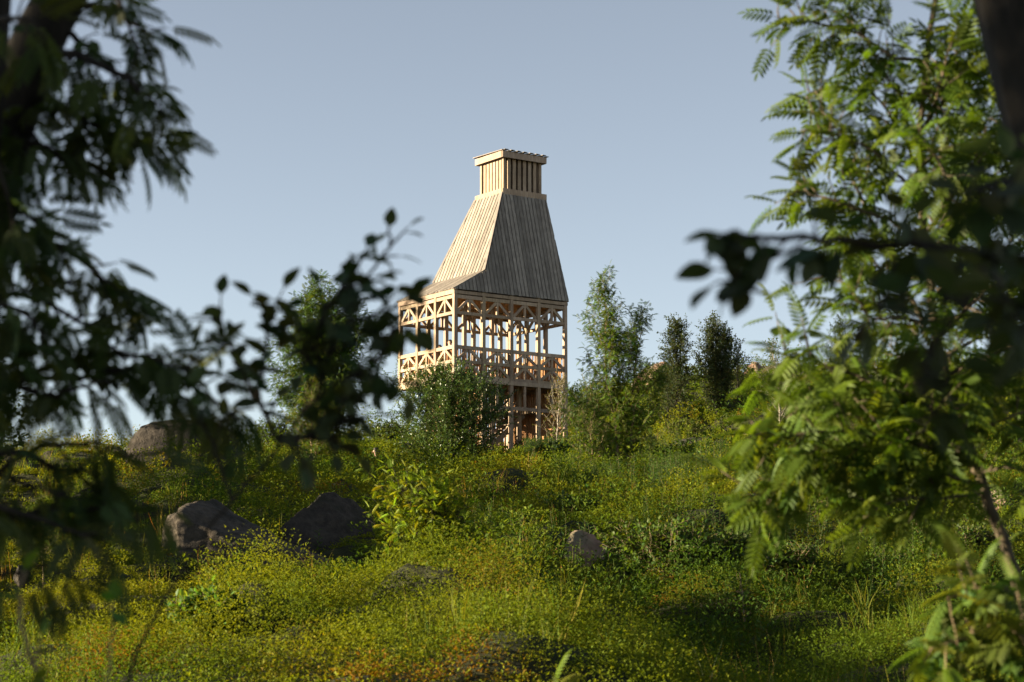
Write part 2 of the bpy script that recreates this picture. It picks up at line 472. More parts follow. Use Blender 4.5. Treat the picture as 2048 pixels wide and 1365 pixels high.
def grow(name, label, cat, base, height, radius, t0=.12, nbr=40, tw=6, leaf='rowan', lsize=.16, lspace=.07, stems=((0, 0, 1.0),),
         rise=.8, col=(.05, .09, .018), bark=None, trunk_r=.05, seed=1, group=None, top_taper=1.0, lean=(0, 0), droop=-.15, fat=.35, mat_leaf=None, spread=.8, tiplen=.3):
    r = np.random.default_rng(seed)
    root = empty(name, base)
    g = Geo(); bag = LeafBag()
    rise = min(rise, math.atan2(height * 1.3, radius))
    for sx, sy, hs in stems:
        h = height * hs
        n = 12
        tt = np.linspace(0, 1, n)
        wob = np.cumsum(r.normal(0, .018 * h, (n, 2)), axis=0); wob -= wob[0]
        trunk = np.stack([sx * tt ** .8 * 1.0 + lean[0] * tt + wob[:, 0] * .6, sy * tt ** .8 + lean[1] * tt + wob[:, 1] * .6, h * tt - .15 * (tt == 0)], 1)
        tr = trunk_r * hs * (1 - tt) ** .75 + .006
        g.tube(trunk, tr, 7)
        for i in range(int(nbr * hs)):
            q = (i + r.uniform(0, 1)) / (nbr * hs)
            t = t0 + (1 - t0) * q
            p = np.array([np.interp(t, tt, trunk[:, k]) for k in range(3)])
            prof = min(1, (q + .12) / fat) ** .7 * max(.06, (1 - q)) ** (.75 * top_taper)
            L = radius * (prof + .08) * r.uniform(.5, 1.35) / max(.45, math.cos(rise * (.7 + .6 * q)))
            az = i * 2.39996 + r.normal(0, .4)
            if top_taper < .9: L = min(L, max(.05, (height * (1.04 - .38 * min(1, (math.hypot(p[0] + math.cos(az) * L * .6, p[1] + math.sin(az) * L * .6) / (radius * 1.15)) ** 2)) - p[2]) / (math.sin(rise * (.7 + .6 * q)) * 1.15)) + .06 * r.uniform(.2, 2.2))
            el = rise * (.7 + .6 * q)
            d = np.array([math.cos(az) * math.cos(el), math.sin(az) * math.cos(el), math.sin(el)])
            br = curve_path(p, d, L, (0, 0, .35), 5, r, .08)
            g.tube(br, np.linspace(max(.004, trunk_r * .28 * (1 - t) + .003), .002, 6), 4)
            m = max(2, int(tw * (.4 + L / radius)))
            for j in range(m):
                s = .15 + .85 * (j + r.uniform(0, 1)) / m
                k = min(4, int(s * 5)); pp = br[k] + (br[k + 1] - br[k]) * (s * 5 - k)
                dd = unit(unit(br[k + 1] - br[k]) * .7 + r.normal(0, .55, 3) + np.array([0, 0, .15]))
                tl = L * tiplen * r.uniform(.5, 1.2) + .06
                twp = curve_path(pp, dd, tl, (0, 0, .1), 3, r, .1)
                g.tube(twp, np.linspace(.004, .0015, 4), 3)
                twig_leaves(bag, twp, r, lspace, lsize, spread, droop)
    g.build("trunk", [bark or M_BARK], root, smooth=True)
    tm = {'rowan': L_ROWANM, 'fine_rowan': L_ROWAN, 'simple': L_SIMPLE, 'diamond': L_DIAM, 'narrow': L_NARROW}[leaf]
    gl = Geo()
    leaves(gl, tm, bag.p, bag.f, bag.n, bag.s, jitter_cols(len(bag.p), col, .2, .22, r))
    gl.build("crown", [mat_leaf or M_LEAF], root)
    tag(root, label, cat, group)
    return root

# ------------------------------------------------------------------ boulders
def boulder(name, label, px, py, d, w, h, dep, seed, m=None, rot=0, box=1.0, cuts=9, rough=.10, sub=5, sink=.25, cat="boulder", group=None, tilt=0):
    """py = the row of the boulder's top; w, h, dep in metres"""
    r = np.random.default_rng(seed)
    bm = bmesh.new(); bmesh.ops.create_icosphere(bm, subdivisions=sub, radius=1.0)
    v = np.array([x.co[:] for x in bm.verts]); f = np.array([[x.index for x in q.verts] for q in bm.faces]); bm.free()
    v = np.sign(v) * np.abs(v) ** box
    for i in range(cuts):
        n = unit(r.normal(0, 1, 3) * np.array([1, 1, .8])); o = r.uniform(.55, .86)
        e = np.maximum(v @ n - o, 0)
        v = v - e[:, None] * n[None, :] * .93
    nn = v / np.linalg.norm(v, axis=1)[:, None]
    k = fbm(v[:, 0] * 1.6 + seed, v[:, 1] * 1.6, v[:, 2] * 1.6, s=seed, octaves=5)
    ridge = np.abs(fbm(v[:, 0] * 2.2 + 5, v[:, 1] * 2.2, v[:, 2] * 3.0 + seed, s=seed + 4, octaves=3))
    v = v + nn * (k * rough + np.minimum(ridge, .25) * rough * 1.1)[:, None]
    k2 = fbm(v[:, 0] * 7 + seed, v[:, 1] * 7, v[:, 2] * 7, s=seed + 9, octaves=4)
    v = v + nn * (k2 * rough * .22)[:, None]
    v = (v - (v.max(0) + v.min(0)) / 2) / ((v.max(0) - v.min(0)) / 2)
    v = v * np.array([w / 2, dep / 2, h / 2])
    c, s = math.cos(rot), math.sin(rot)
    v = v @ np.array([[c, s, 0], [-s, c, 0], [0, 0, 1]])
    c, s = math.cos(tilt), math.sin(tilt)
    v = v @ np.array([[c, 0, s], [0, 1, 0], [-s, 0, c]])
    top = P(px, py, d)
    g = Geo(); g.add(v - np.array([0, 0, v[:, 2].max()]) , f)
    o = g.build(name, [m or M_ROCK], None, smooth=True, loc=tuple(top))
    tag(o, label, cat, group)
    return o

# ================================================================== THE SETTING: hillside
def axis(*segs):
    a = []
    for lo, hi, st in segs: a += list(np.arange(lo, hi - 1e-6, st))
    return np.array(a + [segs[-1][1]])
ax = axis((-400, -60, 20), (-60, -25, 1.5), (-25, -8, .45), (-8, 9, .2), (9, 30, .45), (30, 60, 1.5), (60, 400, 20))
ay = axis((-200, -10, 15), (-10, 14, 1), (14, 40, .2), (40, 100, .5), (100, 160, 1.5), (160, 420, 20))
XX, YY = np.meshgrid(ax, ay, indexing='ij')
ZZ = H(XX, YY)
ni, nj = XX.shape
idx = (np.arange(ni - 1)[:, None] * nj + np.arange(nj - 1)[None, :])
gq = np.stack([idx, idx + nj, idx + nj + 1, idx + 1], -1).reshape(-1, 4)
g = Geo(); g.add(np.stack([XX, YY, ZZ], -1).reshape(-1, 3), gq)
ground = g.build("ground", [M_SOIL], smooth=True)
tag(ground, kind="structure")

# ================================================================== GROUND COVER (uncountable)
def in_wedge(n, d0, d1, umax, r):
    d = np.sqrt(r.uniform(d0 * d0, d1 * d1, n)); u = r.uniform(-umax, umax, n)
    return u * d, d

CLEAR = []        # (x, y, radius): where nothing grows (rock)

def keep(x, y):
    k = np.ones(len(x), bool)
    for cx, cy, rr in CLEAR: k &= ((x - cx) ** 2 + (y - cy) ** 2) > rr * rr
    return k

def heath(name, zones, seed, label, cat, s_cov=31, f_cov=2.6, thr=-3, gA=(.170, .182, .010), gB=(.080, .125, .010), redk=1.3, umin=-1, tmpl=None):
    r = np.random.default_rng(seed)
    # shrublet templates
    T = []
    for q in range(10):
        n = 26
        hh = r.uniform(.15, 1, n) ** .6
        a = r.uniform(0, 6.28, n); rad = (.25 + .6 * hh) * np.sqrt(r.uniform(0, 1, n)) * .75
        p = np.stack([rad * np.cos(a), rad * np.sin(a), hh], 1)
        f = np.stack([np.cos(a + r.normal(0, .8, n)), np.sin(a + r.normal(0, .8, n)), r.normal(.55, .45, n)], 1)
        nn = r.normal(0, .40, (n, 3)) + np.array([0, 0, .9])
        T.append((p, f, nn))
    g = Geo()
    for (d0, d1, dens, lf, hgt, nl) in zones:
        area = .62 * (d1 * d1 - d0 * d0) / 2
        n = int(area * dens)
        x, y = in_wedge(n, d0, d1, .31, r)
        kk = keep(x, y); x, y = x[kk], y[kk]
        cov = fbm(x / f_cov, y / f_cov, s=s_cov, octaves=3)
        kk = (cov > thr) & (x / y > umin); x, y, cov = x[kk], y[kk], cov[kk]; n = len(x)
        z = H(x, y)
        hz = hgt * (.26 + .70 * np.clip(cov + .55, 0, 1.6)) * r.uniform(.55, 1.3, n)
        for cx, cy, rr in LOW: hz = hz * (1 - .62 * np.exp(-((x - cx) ** 2 + (y - cy) ** 2) / rr ** 2))
        hue = fbm(x / 3.1, y / 2.4, s=51, octaves=3) + r.normal(0, .18, n)
        red = np.clip(fbm(x / 1.5 + 9, y / 1.1, s=77, octaves=3) - .42, 0, 1) * redk
        far = np.clip((y - 38) / 25, 0, 1)
        for q in range(10):
            s = np.where(np.arange(n) % 10 == q)[0]
            if len(s) == 0: continue
            tp, tf, tn = [a[:nl] for a in T[q]]
            a = r.uniform(0, 6.28, len(s)); c, sn = np.cos(a), np.sin(a)
            def rot(v): return np.stack([c[:, None] * v[None, :, 0] - sn[:, None] * v[None, :, 1], sn[:, None] * v[None, :, 0] + c[:, None] * v[None, :, 1], np.broadcast_to(v[None, :, 2], (len(s), len(v)))], -1)
            wide = .19 + .22 * hz[s]
            p = rot(tp) * np.stack([wide, wide, hz[s]], -1)[:, None, :] + np.stack([x[s], y[s], z[s] - .02], -1)[:, None, :]
            f = rot(tf).reshape(-1, 3); nn = rot(tn).reshape(-1, 3); p = p.reshape(-1, 3)
            N = len(p)
            sz = lf * r.uniform(.6, 1.35, N)
            hu = np.repeat(hue[s], nl); re = np.repeat(red[s], nl) * (r.uniform(0, 1, N) < .6); fa = np.repeat(far[s], nl)
            cA, cB = np.array(gA), np.array(gB); rd = np.array([.19, .075, .012])
            w = np.clip(.5 + hu * .9, 0, 1)[:, None]
            colr = cA * w + cB * (1 - w)
            re = np.clip(re, 0, .8)[:, None]
            colr = colr * (1 - re) + rd * re
            colr = colr * np.exp(r.normal(0, .13, N))[:, None]
            leaves(g, tmpl or L_DIAM, p, f, nn, sz, np.clip(colr, .002, .8))
    o = g.build(name, [M_HEATH])
    tag(o, label, cat, kind="stuff")

def grass(name, zones, seed, colr, label, cat, thr, s_noise, blade, upright=.25):
    r = np.random.default_rng(seed)
    g = Geo()
    for (d0, d1, dens, hgt) in zones:
        n = int(.62 * (d1 * d1 - d0 * d0) / 2 * dens)
        x, y = in_wedge(n, d0, d1, .31, r)
        cov = fbm(x / 2.2, y / 2.2, s=s_noise, octaves=3)
        kk = (cov > thr) & keep(x, y); x, y, cov = x[kk], y[kk], cov[kk]; n = len(x)
        z = H(x, y)
        nb = 12
        px = np.repeat(x, nb) + r.normal(0, .05, n * nb); py = np.repeat(y, nb) + r.normal(0, .05, n * nb); pz = np.repeat(z, nb) - .02
        N = n * nb
        f = np.stack([r.normal(0, upright, N), r.normal(0, upright, N), np.ones(N)], 1)
        nn = r.normal(0, 1, (N, 3)); nn[:, 2] *= .2
        hh = hgt * np.repeat(r.uniform(.6, 1.3, n), nb) * r.uniform(.5, 1.2, N)
        tv = np.array([(0, -blade, 0), (0, blade, 0), (.6, -blade * .8, .04), (.6, blade * .8, .04), (1, 0, .18)])
        tf = [np.array([(0, 2, 3, 1)]), np.array([(2, 4, 3)])]
        leaves(g, (tv, tf), np.stack([px, py, pz], 1), f, nn, hh, jitter_cols(N, colr, .25, .3, r))
    tag(g.build(name, [M_HEATH]), label, cat, kind="stuff")

def herbs(name, patches, seed):
    """upright leafy stems (fireweed) in patches: (px, d, half-width across, half-width along, number, height)"""
    r = np.random.default_rng(seed); g = Geo(); P_, F_, N_, S_, C_ = [], [], [], [], []
    for px, d, wx, wy, n, hgt in patches:
        cx = (px - 1024) / F * d
        for i in range(n):
            x, y = cx + r.normal(0, wx * .6), d + r.normal(0, wy * .6)
            z = float(H(x, y)); h = hgt * r.uniform(.55, 1.15)
            tip = np.array([x + r.normal(0, .10) * h, y + r.normal(0, .10) * h, z + h])
            b = np.array([x, y, z - .03]); mid = (b + tip) / 2 + r.normal(0, .02, 3)
            g.tube([b, mid, tip], [.006, .004, .002], 3, 0, (.09, .085, .03))
            m = int(h / .028)
            for k in range(m):
                t = .15 + .85 * k / m; az = k * 2.4
                P_.append(b + (tip - b) * t); F_.append((math.cos(az), math.sin(az), .75 - .3 * t)); N_.append((r.normal(0, .3), r.normal(0, .3), 1))
                S_.append((.13 * (1.1 - .7 * t) + .02) * (1 if d < 40 else 1.35))
            C_ += [np.array([.058, .105, .030]) * np.exp(r.normal(0, .2))] * m
    leaves(g, L_NARROW, P_, F_, N_, S_, np.array(C_) * np.exp(rng.normal(0, .12, (len(C_), 1))))
    tag(g.build(name, [M_HEATH]), "upright leafy willowherb stems crowding the green hollows of the slope", "herbs", kind="stuff")

LOW = [((px - 1024) / F * d, d, rr) for px, d, rr in ((60, 45.5, 2.8), (200, 47, 2.4), (878, 22.8, 1.2), (430, 27.6, 1.3), (560, 28.6, 1.2), (680, 29.3, 1.2), (360, 44.3, 3.4), (1040, 83, 4.5), (1080, 88, 4.5), (1160, 31, .9), (1160, 29.8, .9), (1400, 72, 5), (1520, 71, 4), (1125, 29.8, 1.3), (1305, 114, 5), (1512, 114, 5), (1625, 108, 5))]
CLEAR += [((462 - 1024) / F * 29.5, 29.5, .75), ((400 - 1024) / F * 28.6, 28.6, .6), ((480 - 1024) / F * 28.5, 28.5, .7), ((560 - 1024) / F * 28.8, 28.8, .7), ((620 - 1024) / F * 29.3, 29.3, .6), ((560 - 1024) / F * 30.3, 30.3, .6), ((660 - 1024) / F * 31, 31, .75), ((362 - 1024) / F * 47.5, 47.5, 1.0),
          ((1160 - 1024) / F * 31.5, 31.6, .3)]
heath("bilberry_heath", [(10.5, 14.5, 60, .034, .40, 26), (14.5, 26, 110, .027, .36, 26), (26, 40, 45, .038, .38, 26), (40, 62, 18, .055, .52, 24), (62, 100, 7.5, .08, .60, 22), (100, 135, 3, .13, .7, 22)], 11,
      "knee-high bilberry heath in yellow green and rust covering the hillside", "heath")
heath("green_undergrowth", [(19, 32, 14, .055, .62, 26), (32, 50, 9, .070, .85, 26), (50, 75, 4.5, .095, .95, 24), (75, 125, 1.3, .14, 1.2, 22)], 15,
      "thigh-high fresh green leafy undergrowth filling the hollows of the slope", "undergrowth", 81, 1.9, -.10, (.105, .135, .010), (.042, .080, .010), 0.0, -.16)
grass("meadow_grass", [(15, 32, 7.0, .42), (32, 60, 3.5, .50), (60, 100, 1.0, .6)], 12, (.10, .125, .018), "pale green grass blades standing in tufts between the heath", "grass", .02, 61, .010)
grass("dry_grass", [(15, 32, 1.0, .5), (32, 60, .6, .6)], 13, (.24, .17, .06), "straw coloured dry grass stalks scattered over the slope", "dry grass", .30, 63, .007)
herbs("willowherb", [(1190, 47, .9, 1.6, 90, .95), (1375, 44, 1.2, 1.8, 150, 1.05), (1290, 56, 1.2, 2, 80, .9), (1250, 31, .8, .8, 40, .5),
                     (1480, 33, 1.6, 1.0, 90, .7), (1560, 37, 1.4, 1.4, 80, .7), (1740, 30, 1.3, 1.2, 60, .6), (730, 62, 1.2, 2, 70, .8), (1000, 33, .9, 1.2, 40, .55),
                     (560, 30, .5, .4, 12, .45), (1450, 22, .7, .5, 14, .4), (1120, 19, .5, .4, 14, .35), (1300, 70, 1.5, 2, 60, .9)], 14)

# ================================================================== THE TOWER
TA = R(35.0)
C0 = P(909, 800, 88.0)
TX, TY = float(C0[0]), 88.0
ZB = 7.0                                            # world height of the tower's empty (foot)
tower = empty("timber_tower", (TX, TY, ZB), TA)
tag(tower, "pine timber lookout tower with steep board roof and slatted chimney on the hilltop", "tower")
BAY, PW = 1.53, .165
NA, NB = 4, 3
LA, LB = NA * BAY, NB * BAY
def tz(py, d=88.0): return float(P(909, py, d)[2]) - ZB
Z_EAVE, Z_T1, Z_T0 = tz(577), tz(589), tz(628)
Z_RAIL, Z_MID, Z_FL, Z_FB = tz(690), tz(725), tz(754), tz(762)
Z_LOW = tz(816, 89.5)

def part(g, name, m=None, parent=None): return g.build(name, [m or M_WOOD], parent or tower)

for i in range(NA + 1):
    for j in range(NB + 1):
        g = Geo()
        z0 = Z_FB if i == 0 else -1.2
        g.beam((i * BAY, j * BAY, z0), (i * BAY, j * BAY, Z_EAVE + .0), PW, PW, (0, 1, 0))
        part(g, "post")

def bay_ends():
    for i in range(NA):
        for b in (0, LB): yield (i * BAY, b), ((i + 1) * BAY, b)
    for j in range(NB):
        for a in (0, LA): yield (a, j * BAY), (a, (j + 1) * BAY)

def truss(name, p, q, zt, zb, mid=None):
    """a braced panel between two posts: chords, a king post, two struts rising to its head"""
    g = Geo()
    p, q = np.array(p), np.array(q); d = (q - p) / np.linalg.norm(q - p)
    a, b = p + d * (PW / 2 - .004), q - d * (PW / 2 - .004); c = (a + b) / 2
    v = lambda xy, z: (xy[0], xy[1], z)
    tiers = [(zt, zb)] if mid is None else [(zt, mid), (mid, zb)]
    for k, (t, bt) in enumerate(tiers):
        if k == 0: g.beam(v(a, t - .08), v(b, t - .08), .115, .16)
        g.beam(v(a, bt + .07), v(b, bt + .07), .105, .14)
        g.beam(v(c, bt + .12), v(c, t - .16 if k == 0 else t), .095, .095, (d[0], d[1], 0))
        for e, s in ((a, 1), (b, -1)):
            g.beam(v(e + d * s * .06, bt + .16), v(c - d * s * .07, t - .19 if k == 0 else t - .03), .075, .12)
    return part(g, name)
for p, q in bay_ends():
    truss("braced_frieze", p, q, Z_T1, Z_T0)
    truss("braced_railing", p, q, Z_RAIL, Z_FL, Z_MID)
# beams: floor edge, wall plate, lower storey
for (p, q) in (((0, 0), (LA, 0)), ((0, LB), (LA, LB)), ((0, 0), (0, LB)), ((LA, 0), (LA, LB))):
    p, q = np.array(p), np.array(q); d = (q - p) / np.linalg.norm(q - p); o = np.array([d[1], -d[0]])
    if p[0] == q[0] == 0: o = np.array([-1., 0])
    if p[0] == q[0] == LA: o = np.array([1., 0])
    if p[1] == q[1] == LB: o = np.array([0, 1.])
    e = d * (PW / 2 + .02); off = o * .035
    s, t = p - e + off, q + e + off
    g = Geo(); g.beam((*s, (Z_FL + Z_FB) / 2), (*t, (Z_FL + Z_FB) / 2), .12, Z_FL - Z_FB); part(g, "floor_beam")
    g = Geo(); g.beam((*s, Z_EAVE - .16), (*t, Z_EAVE - .16), .13, .15); part(g, "wall_plate")
for (p, q) in (((BAY, 0), (LA, 0)), ((BAY, LB), (LA, LB)), ((BAY, 0), (BAY, LB)), ((LA, 0), (LA, LB)), ((2 * BAY, 0), (2 * BAY, LB)), ((3 * BAY, 0), (3 * BAY, LB))):
    p, q = np.array(p), np.array(q); d = (q - p) / np.linalg.norm(q - p)
    g = Geo(); g.beam((*(p - d * .06), Z_LOW), (*(q + d * .06), Z_LOW), .10, .16); part(g, "landing_beam")
    if p[0] != q[0] or p[0] in (BAY, LA):
        for i in range(3):
            c = p + d * (np.linalg.norm(q - p) * (i + .5) / 3)
            if p[1] == q[1] and i >= 0:
                g = Geo(); g.beam((*c, Z_LOW + .08), (*c, Z_FB), .10, .10, (1, 0, 0)); part(g, "stud")
# decks
g = Geo()
n = int(LB / .15)
for i in range(n):
    b = .08 + (LB - .16) * (i + .5) / n
    g.beam((.1, b, Z_FL + .02), (LA - .1, b, Z_FL + .02), .138, .035)
for i in range(1, NA):
    g.beam((i * BAY + .09, .1, Z_FL - .08), (i * BAY + .09, LB - .1, Z_FL - .08), .06, .14)
part(g, "deck")
g = Geo()
for i in range(int(2.6 / .15)):
    b = LB - .2 - i * .15
    g.beam((BAY + .1, b, Z_LOW + .12), (LA - .1, b, Z_LOW + .12), .138, .035)
part(g, "landing")
# slatted screens inside the railing and round the foot
def slats(name, p, q, z0, z1, pitch, w=.045, t=.028, inset=.10, rails=()):
    g = Geo(); p, q = np.array(p, float), np.array(q, float); L = np.linalg.norm(q - p); d = (q - p) / L
    c = np.array([LA / 2, LB / 2]); o = np.array([-d[1], d[0]]); o = o if (c - p) @ o > 0 else -o
    n = int(L / pitch)
    for i in range(1, n):
        s = p + d * L * i / n + o * inset
        g.beam((*s, z0), (*s, z1), w, t, (o[0], o[1], 0))
    for z in rails:
        g.beam((*(p + o * (inset + .035)), z), (*(q + o * (inset + .035)), z), .04, .08)
    return part(g, name, M_SLAT)
slats("slat_screen", (LA, .1), (LA, LB - .1), Z_FL + .06, Z_RAIL - .05, .135, .08)
slats("slat_screen", (.1, LB), (LA - .1, LB), Z_FL + .06, Z_RAIL - .05, .135, .08)
slats("slat_screen", (0, .1), (0, LB - .1), Z_FL + .06, Z_RAIL - .12, .135, .085, inset=.13)
slats("slat_screen", (.1, 0), (LA - .1, 0), Z_FL + .06, Z_RAIL - .12, .150, .045, inset=.13)
g = Geo()
for i in range(int((LB - .3) / .15)):
    b = .17 + i * .15
    g.beam((.12, b, Z_T1 + .02), (LA - .12, b, Z_T1 + .02), .145, .025)
part(g, "ceiling", M_SLAT)
slats("slat_screen", (BAY, .1), (BAY, LB - .1), Z_LOW + .1, Z_FB, .19, .15, inset=.12)
slats("slat_screen", (LA, .1), (LA, LB - .1), -.6, Z_FB, .15, .115, inset=.10, rails=(1.1, 2.0, 3.0))
slats("slat_screen", (BAY, LB), (LA - .1, LB), -.6, Z_FB, .15, .085, inset=.10, rails=(.4, 1.4, 2.5))
slats("slat_screen", (BAY, .1), (BAY, LB - .1), -.6, Z_LOW - .1, .21, .11, inset=.12, rails=(.25, .6, .95, 1.35, 1.75, 2.1))
# a flight of stairs inside: two stringers, treads
def stairs(p, q, z0, z1, w):
    g = Geo(); p, q = np.array(p, float), np.array(q, float); d = (q - p) / np.linalg.norm(q - p); o = np.array([-d[1], d[0]])
    for s in (-1, 1):
        g.beam((*(p + o * s * w / 2), z0), (*(q + o * s * w / 2), z1), .05, .26)
    n = int((z1 - z0) / .19)
    for i in range(n):
        t = (i + .7) / n; c = p + (q - p) * t; z = z0 + (z1 - z0) * t
        g.beam((*(c - o * (w / 2 - .03)), z), (*(c + o * (w / 2 - .03)), z), .26, .04)
    for s in (-1, 1):
        g.beam((*(p + o * s * w / 2), z0 + .95), (*(q + o * s * w / 2), z1 + .95), .045, .09)
    return part(g, "staircase")
stairs((2.0, 2.5), (5.2, 2.5), -.1, Z_LOW, .95)
stairs((5.3, 3.8), (2.0, 3.8), Z_LOW, Z_FL, .95)

# ---- roof
OV = .12
ZE = Z_EAVE - .03
ZK, BK, AK = tz(566) + .75, .15, 1.75
ZTOP = float(P(1006.6, 386, 90.9)[2]) - ZB
AT0, AT1, BT0, BT1 = 3.43, 5.90, 1.20, 3.42
ZK = ZE + (ZTOP - ZE) * (BK + OV) / (BT0 + OV)
def slope(name, org, xd, up, nrm, prof, pitch, width, t=.035, base=.02):
    """boards running up a roof plane; prof = [(x, run)] the upper outline over the lower edge"""
    g = Geo(); org, xd, up, nrm = [np.asarray(a, float) for a in (org, xd, up, nrm)]
    px, py = [a for a, _ in prof], [b for _, b in prof]
    X = lambda x, y, h=0: org + xd * x + up * y + nrm * h
    poly = [X(px[0], 0)] + [X(px[-1], 0)] + [X(a, b) for a, b in reversed(prof) if b > 1e-6]
    def strip(x0, x1, h, th, ext):
        x0, x1 = max(x0, px[0]), min(x1, px[-1])
        if x1 - x0 < .02: return
        xs = [x0] + [a for a in px if x0 + .004 < a < x1 - .004] + [x1]
        e = ext * random.uniform(.3, 1)
        pl = [X(x0, -e, h), X(x1, -e, h)] + [X(a, max(np.interp(a, px, py), .002), h) for a in reversed(xs)]
        g.prism(pl, nrm, th)
    n = int(math.ceil((px[-1] - px[0]) / pitch))
    for i in range(n):
        x = px[0] + i * pitch
        strip(x, x + pitch - .006, 0, base, .01)
        strip(x + (pitch - width) / 2, x + (pitch + width) / 2, base + .002, t, .035)
    return g.build(name, [M_BOARD], tower)
k3 = lambda a: np.asarray(a, float)
# front (faces the camera's right) and back
fr_up = unit((0, BT0 + OV, ZTOP - ZE)); fr_n = np.cross((1, 0, 0), fr_up); LF = math.hypot(BT0 + OV, ZTOP - ZE); SK = (BK + OV) / (BT0 + OV) * LF
prof = [(0, 0), (AK + OV, SK), (AT0 + OV, LF), (AT1 + OV, LF), (LA + 2 * OV, 0)]
slope("roof_slope", (-OV, -OV, ZE), (1, 0, 0), fr_up, fr_n, prof, .205, .15, .022)
bk_up = unit((0, -(LB + OV - BT1), ZTOP - ZE)); bk_n = -np.cross((1, 0, 0), bk_up); LBK = math.hypot(LB + OV - BT1, ZTOP - ZE)
slope("roof_slope", (-OV, LB + OV, ZE), (1, 0, 0), bk_up, bk_n, [(0, 0), (AK + OV, SK / LF * LBK), (AT0 + OV, LBK), (AT1 + OV, LBK), (LA + 2 * OV, 0)], .205, .15, .022)
# left steep slope, left skirt, right slope
BKB = LB + OV - (LB + OV - BT1) * (BK + OV) / (BT0 + OV)
lf = np.array([AT0 - AK, 0, ZTOP - ZK]); lfl = np.linalg.norm(lf); lf_up = lf / lfl; lf_n = np.cross(lf_up, (0, 1, 0)); lf_n = lf_n if lf_n[0] < 0 else -lf_n
slope("roof_slope", (AK, BK, ZK), (0, 1, 0), lf_up, lf_n, [(0, 0), (BT0 - BK, lfl), (BT1 - BK, lfl), (BKB - BK, 0)], .262, .20, .05)
sk = np.array([AK + OV, 0, ZK - ZE]); skl = np.linalg.norm(sk); sk_up = sk / skl; sk_n = np.cross(sk_up, (0, 1, 0)); sk_n = sk_n if sk_n[2] > 0 else -sk_n
slope("roof_skirt", (-OV, -OV, ZE), (0, 1, 0), sk_up, sk_n, [(0, 0), (BK + OV, skl), (BKB + OV, skl), (LB + 2 * OV, 0)], .262, .20, .03)
rt = np.array([AT1 - LA - OV, 0, ZTOP - ZE]); rtl = np.linalg.norm(rt); rt_up = rt / rtl; rt_n = np.cross((0, 1, 0), rt_up); rt_n = rt_n if rt_n[0] > 0 else -rt_n
slope("roof_slope", (LA + OV, -OV, ZE), (0, 1, 0), rt_up, rt_n, [(0, 0), (BT0 + OV, rtl), (BT1 + OV, rtl), (LB + 2 * OV, 0)], .205, .15, .022)
# eaves fascia on the left face
g = Geo(); g.beam((-OV + .03, -OV + .06, ZE - .085), (-OV + .03, LB + OV - .06, ZE - .085), .04, .15); part(g, "fascia")
# hip trim on the lit slope
for (p, q) in (((AK, BK, ZK), (AT0, BT0, ZTOP)), ((AK, BKB, ZK), (AT0, BT1, ZTOP))):
    g = Geo(); o = lf_n * .075; g.beam(k3(p) + o, k3(q) + o, .16, .03, tuple(lf_n)); part(g, "hip_board", M_BOARD)
# ---- chimney
chim = empty("chimney", (0, 0, 0)); chim.parent = tower
def cpart(g, name, m=None): return g.build(name, [m or M_WOOD], chim)
def ring(name, a0, a1, b0, b1, z0, z1, th=.045):
    for (p, q) in (((a0, b0), (a1, b0)), ((a0, b1), (a1, b1)), ((a0, b0 + th), (a0, b1 - th)), ((a1, b0 + th), (a1, b1 - th))):
        g = Geo(); g.beam((*p, (z0 + z1) / 2), (*q, (z0 + z1) / 2), th, z1 - z0); cpart(g, name)
ZC0, ZC1 = ZTOP - .06, ZTOP + .23
ZF1 = float(P(1006.6, 300, 90.9)[2]) - ZB; ZF0 = ZF1 - .33
e = .03
ring("collar_board", AT0 - e, AT1 + e, BT0 - e, BT1 + e, ZC0, ZC1)
ring("cap_fascia", AT0 - e, AT1 + e, BT0 - e, BT1 + e, ZF0, ZF1 - .03)
ins = .20
a0, a1, b0, b1 = AT0 + ins, AT1 - ins, BT0 + ins, BT1 - ins
for a in (a0, a1):
    for b in (b0, b1):
        g = Geo(); g.beam((a, b, ZTOP - .1), (a, b, ZF1 - .1), .13, .13, (0, 1, 0)); cpart(g, "corner_post")
def louvre(p, q, n, w, t):
    p, q = np.array(p), np.array(q); d = (q - p) / np.linalg.norm(q - p)
    o = np.array([-d[1], d[0]])
    for i in range(n):
        c = p + (q - p) * (i + 1) / (n + 1)
        g = Geo(); g.beam((*c, ZTOP - .08), (*c, ZF1 - .12), w, t, (o[0], o[1], 0)); cpart(g, "louvre_slat")
louvre((a0, b0), (a1, b0), 6, .17, .05); louvre((a0, b1), (a1, b1), 6, .19, .05)
louvre((a0, b0), (a0, b1), 6, .185, .05); louvre((a1, b0), (a1, b1), 6, .185, .05)
for (p, q) in (((a0 + .1, b0 + .1), (a1 - .1, b0 + .1)), ((a0 + .1, b1 - .1), (a1 - .1, b1 - .1)), ((a0 + .1, b0 + .13), (a0 + .1, b1 - .13)), ((a1 - .1, b0 + .13), (a1 - .1, b1 - .13))):
    g = Geo(); g.beam((*p, (ZTOP + ZF1) / 2 - .06), (*q, (ZTOP + ZF1) / 2 - .06), .02, ZF1 - ZTOP - .02); cpart(g, "lining_board", M_LINE)
g = Geo()
w2 = BT1 - BT0 + .3
nb = 15
for i in range(nb):
    a = AT0 - .12 + (AT1 - AT0 + .24) * (i + .5) / nb
    up = .045 if i % 2 else .0
    g.beam((a, BT0 - .12, ZF1 + up), (a, BT1 + .12, ZF1 + .05 + up), (AT1 - AT0 + .24) / nb + (.03 if i % 2 else -.01), .028)
cpart(g, "cap_roof", M_BOARD)
g = Geo(); g.beam((AT0 + .05, (BT0 + BT1) / 2, ZTOP - .05), (AT1 - .05, (BT0 + BT1) / 2, ZTOP - .05), BT1 - BT0 - .1, .04); cpart(g, "chimney_floor")

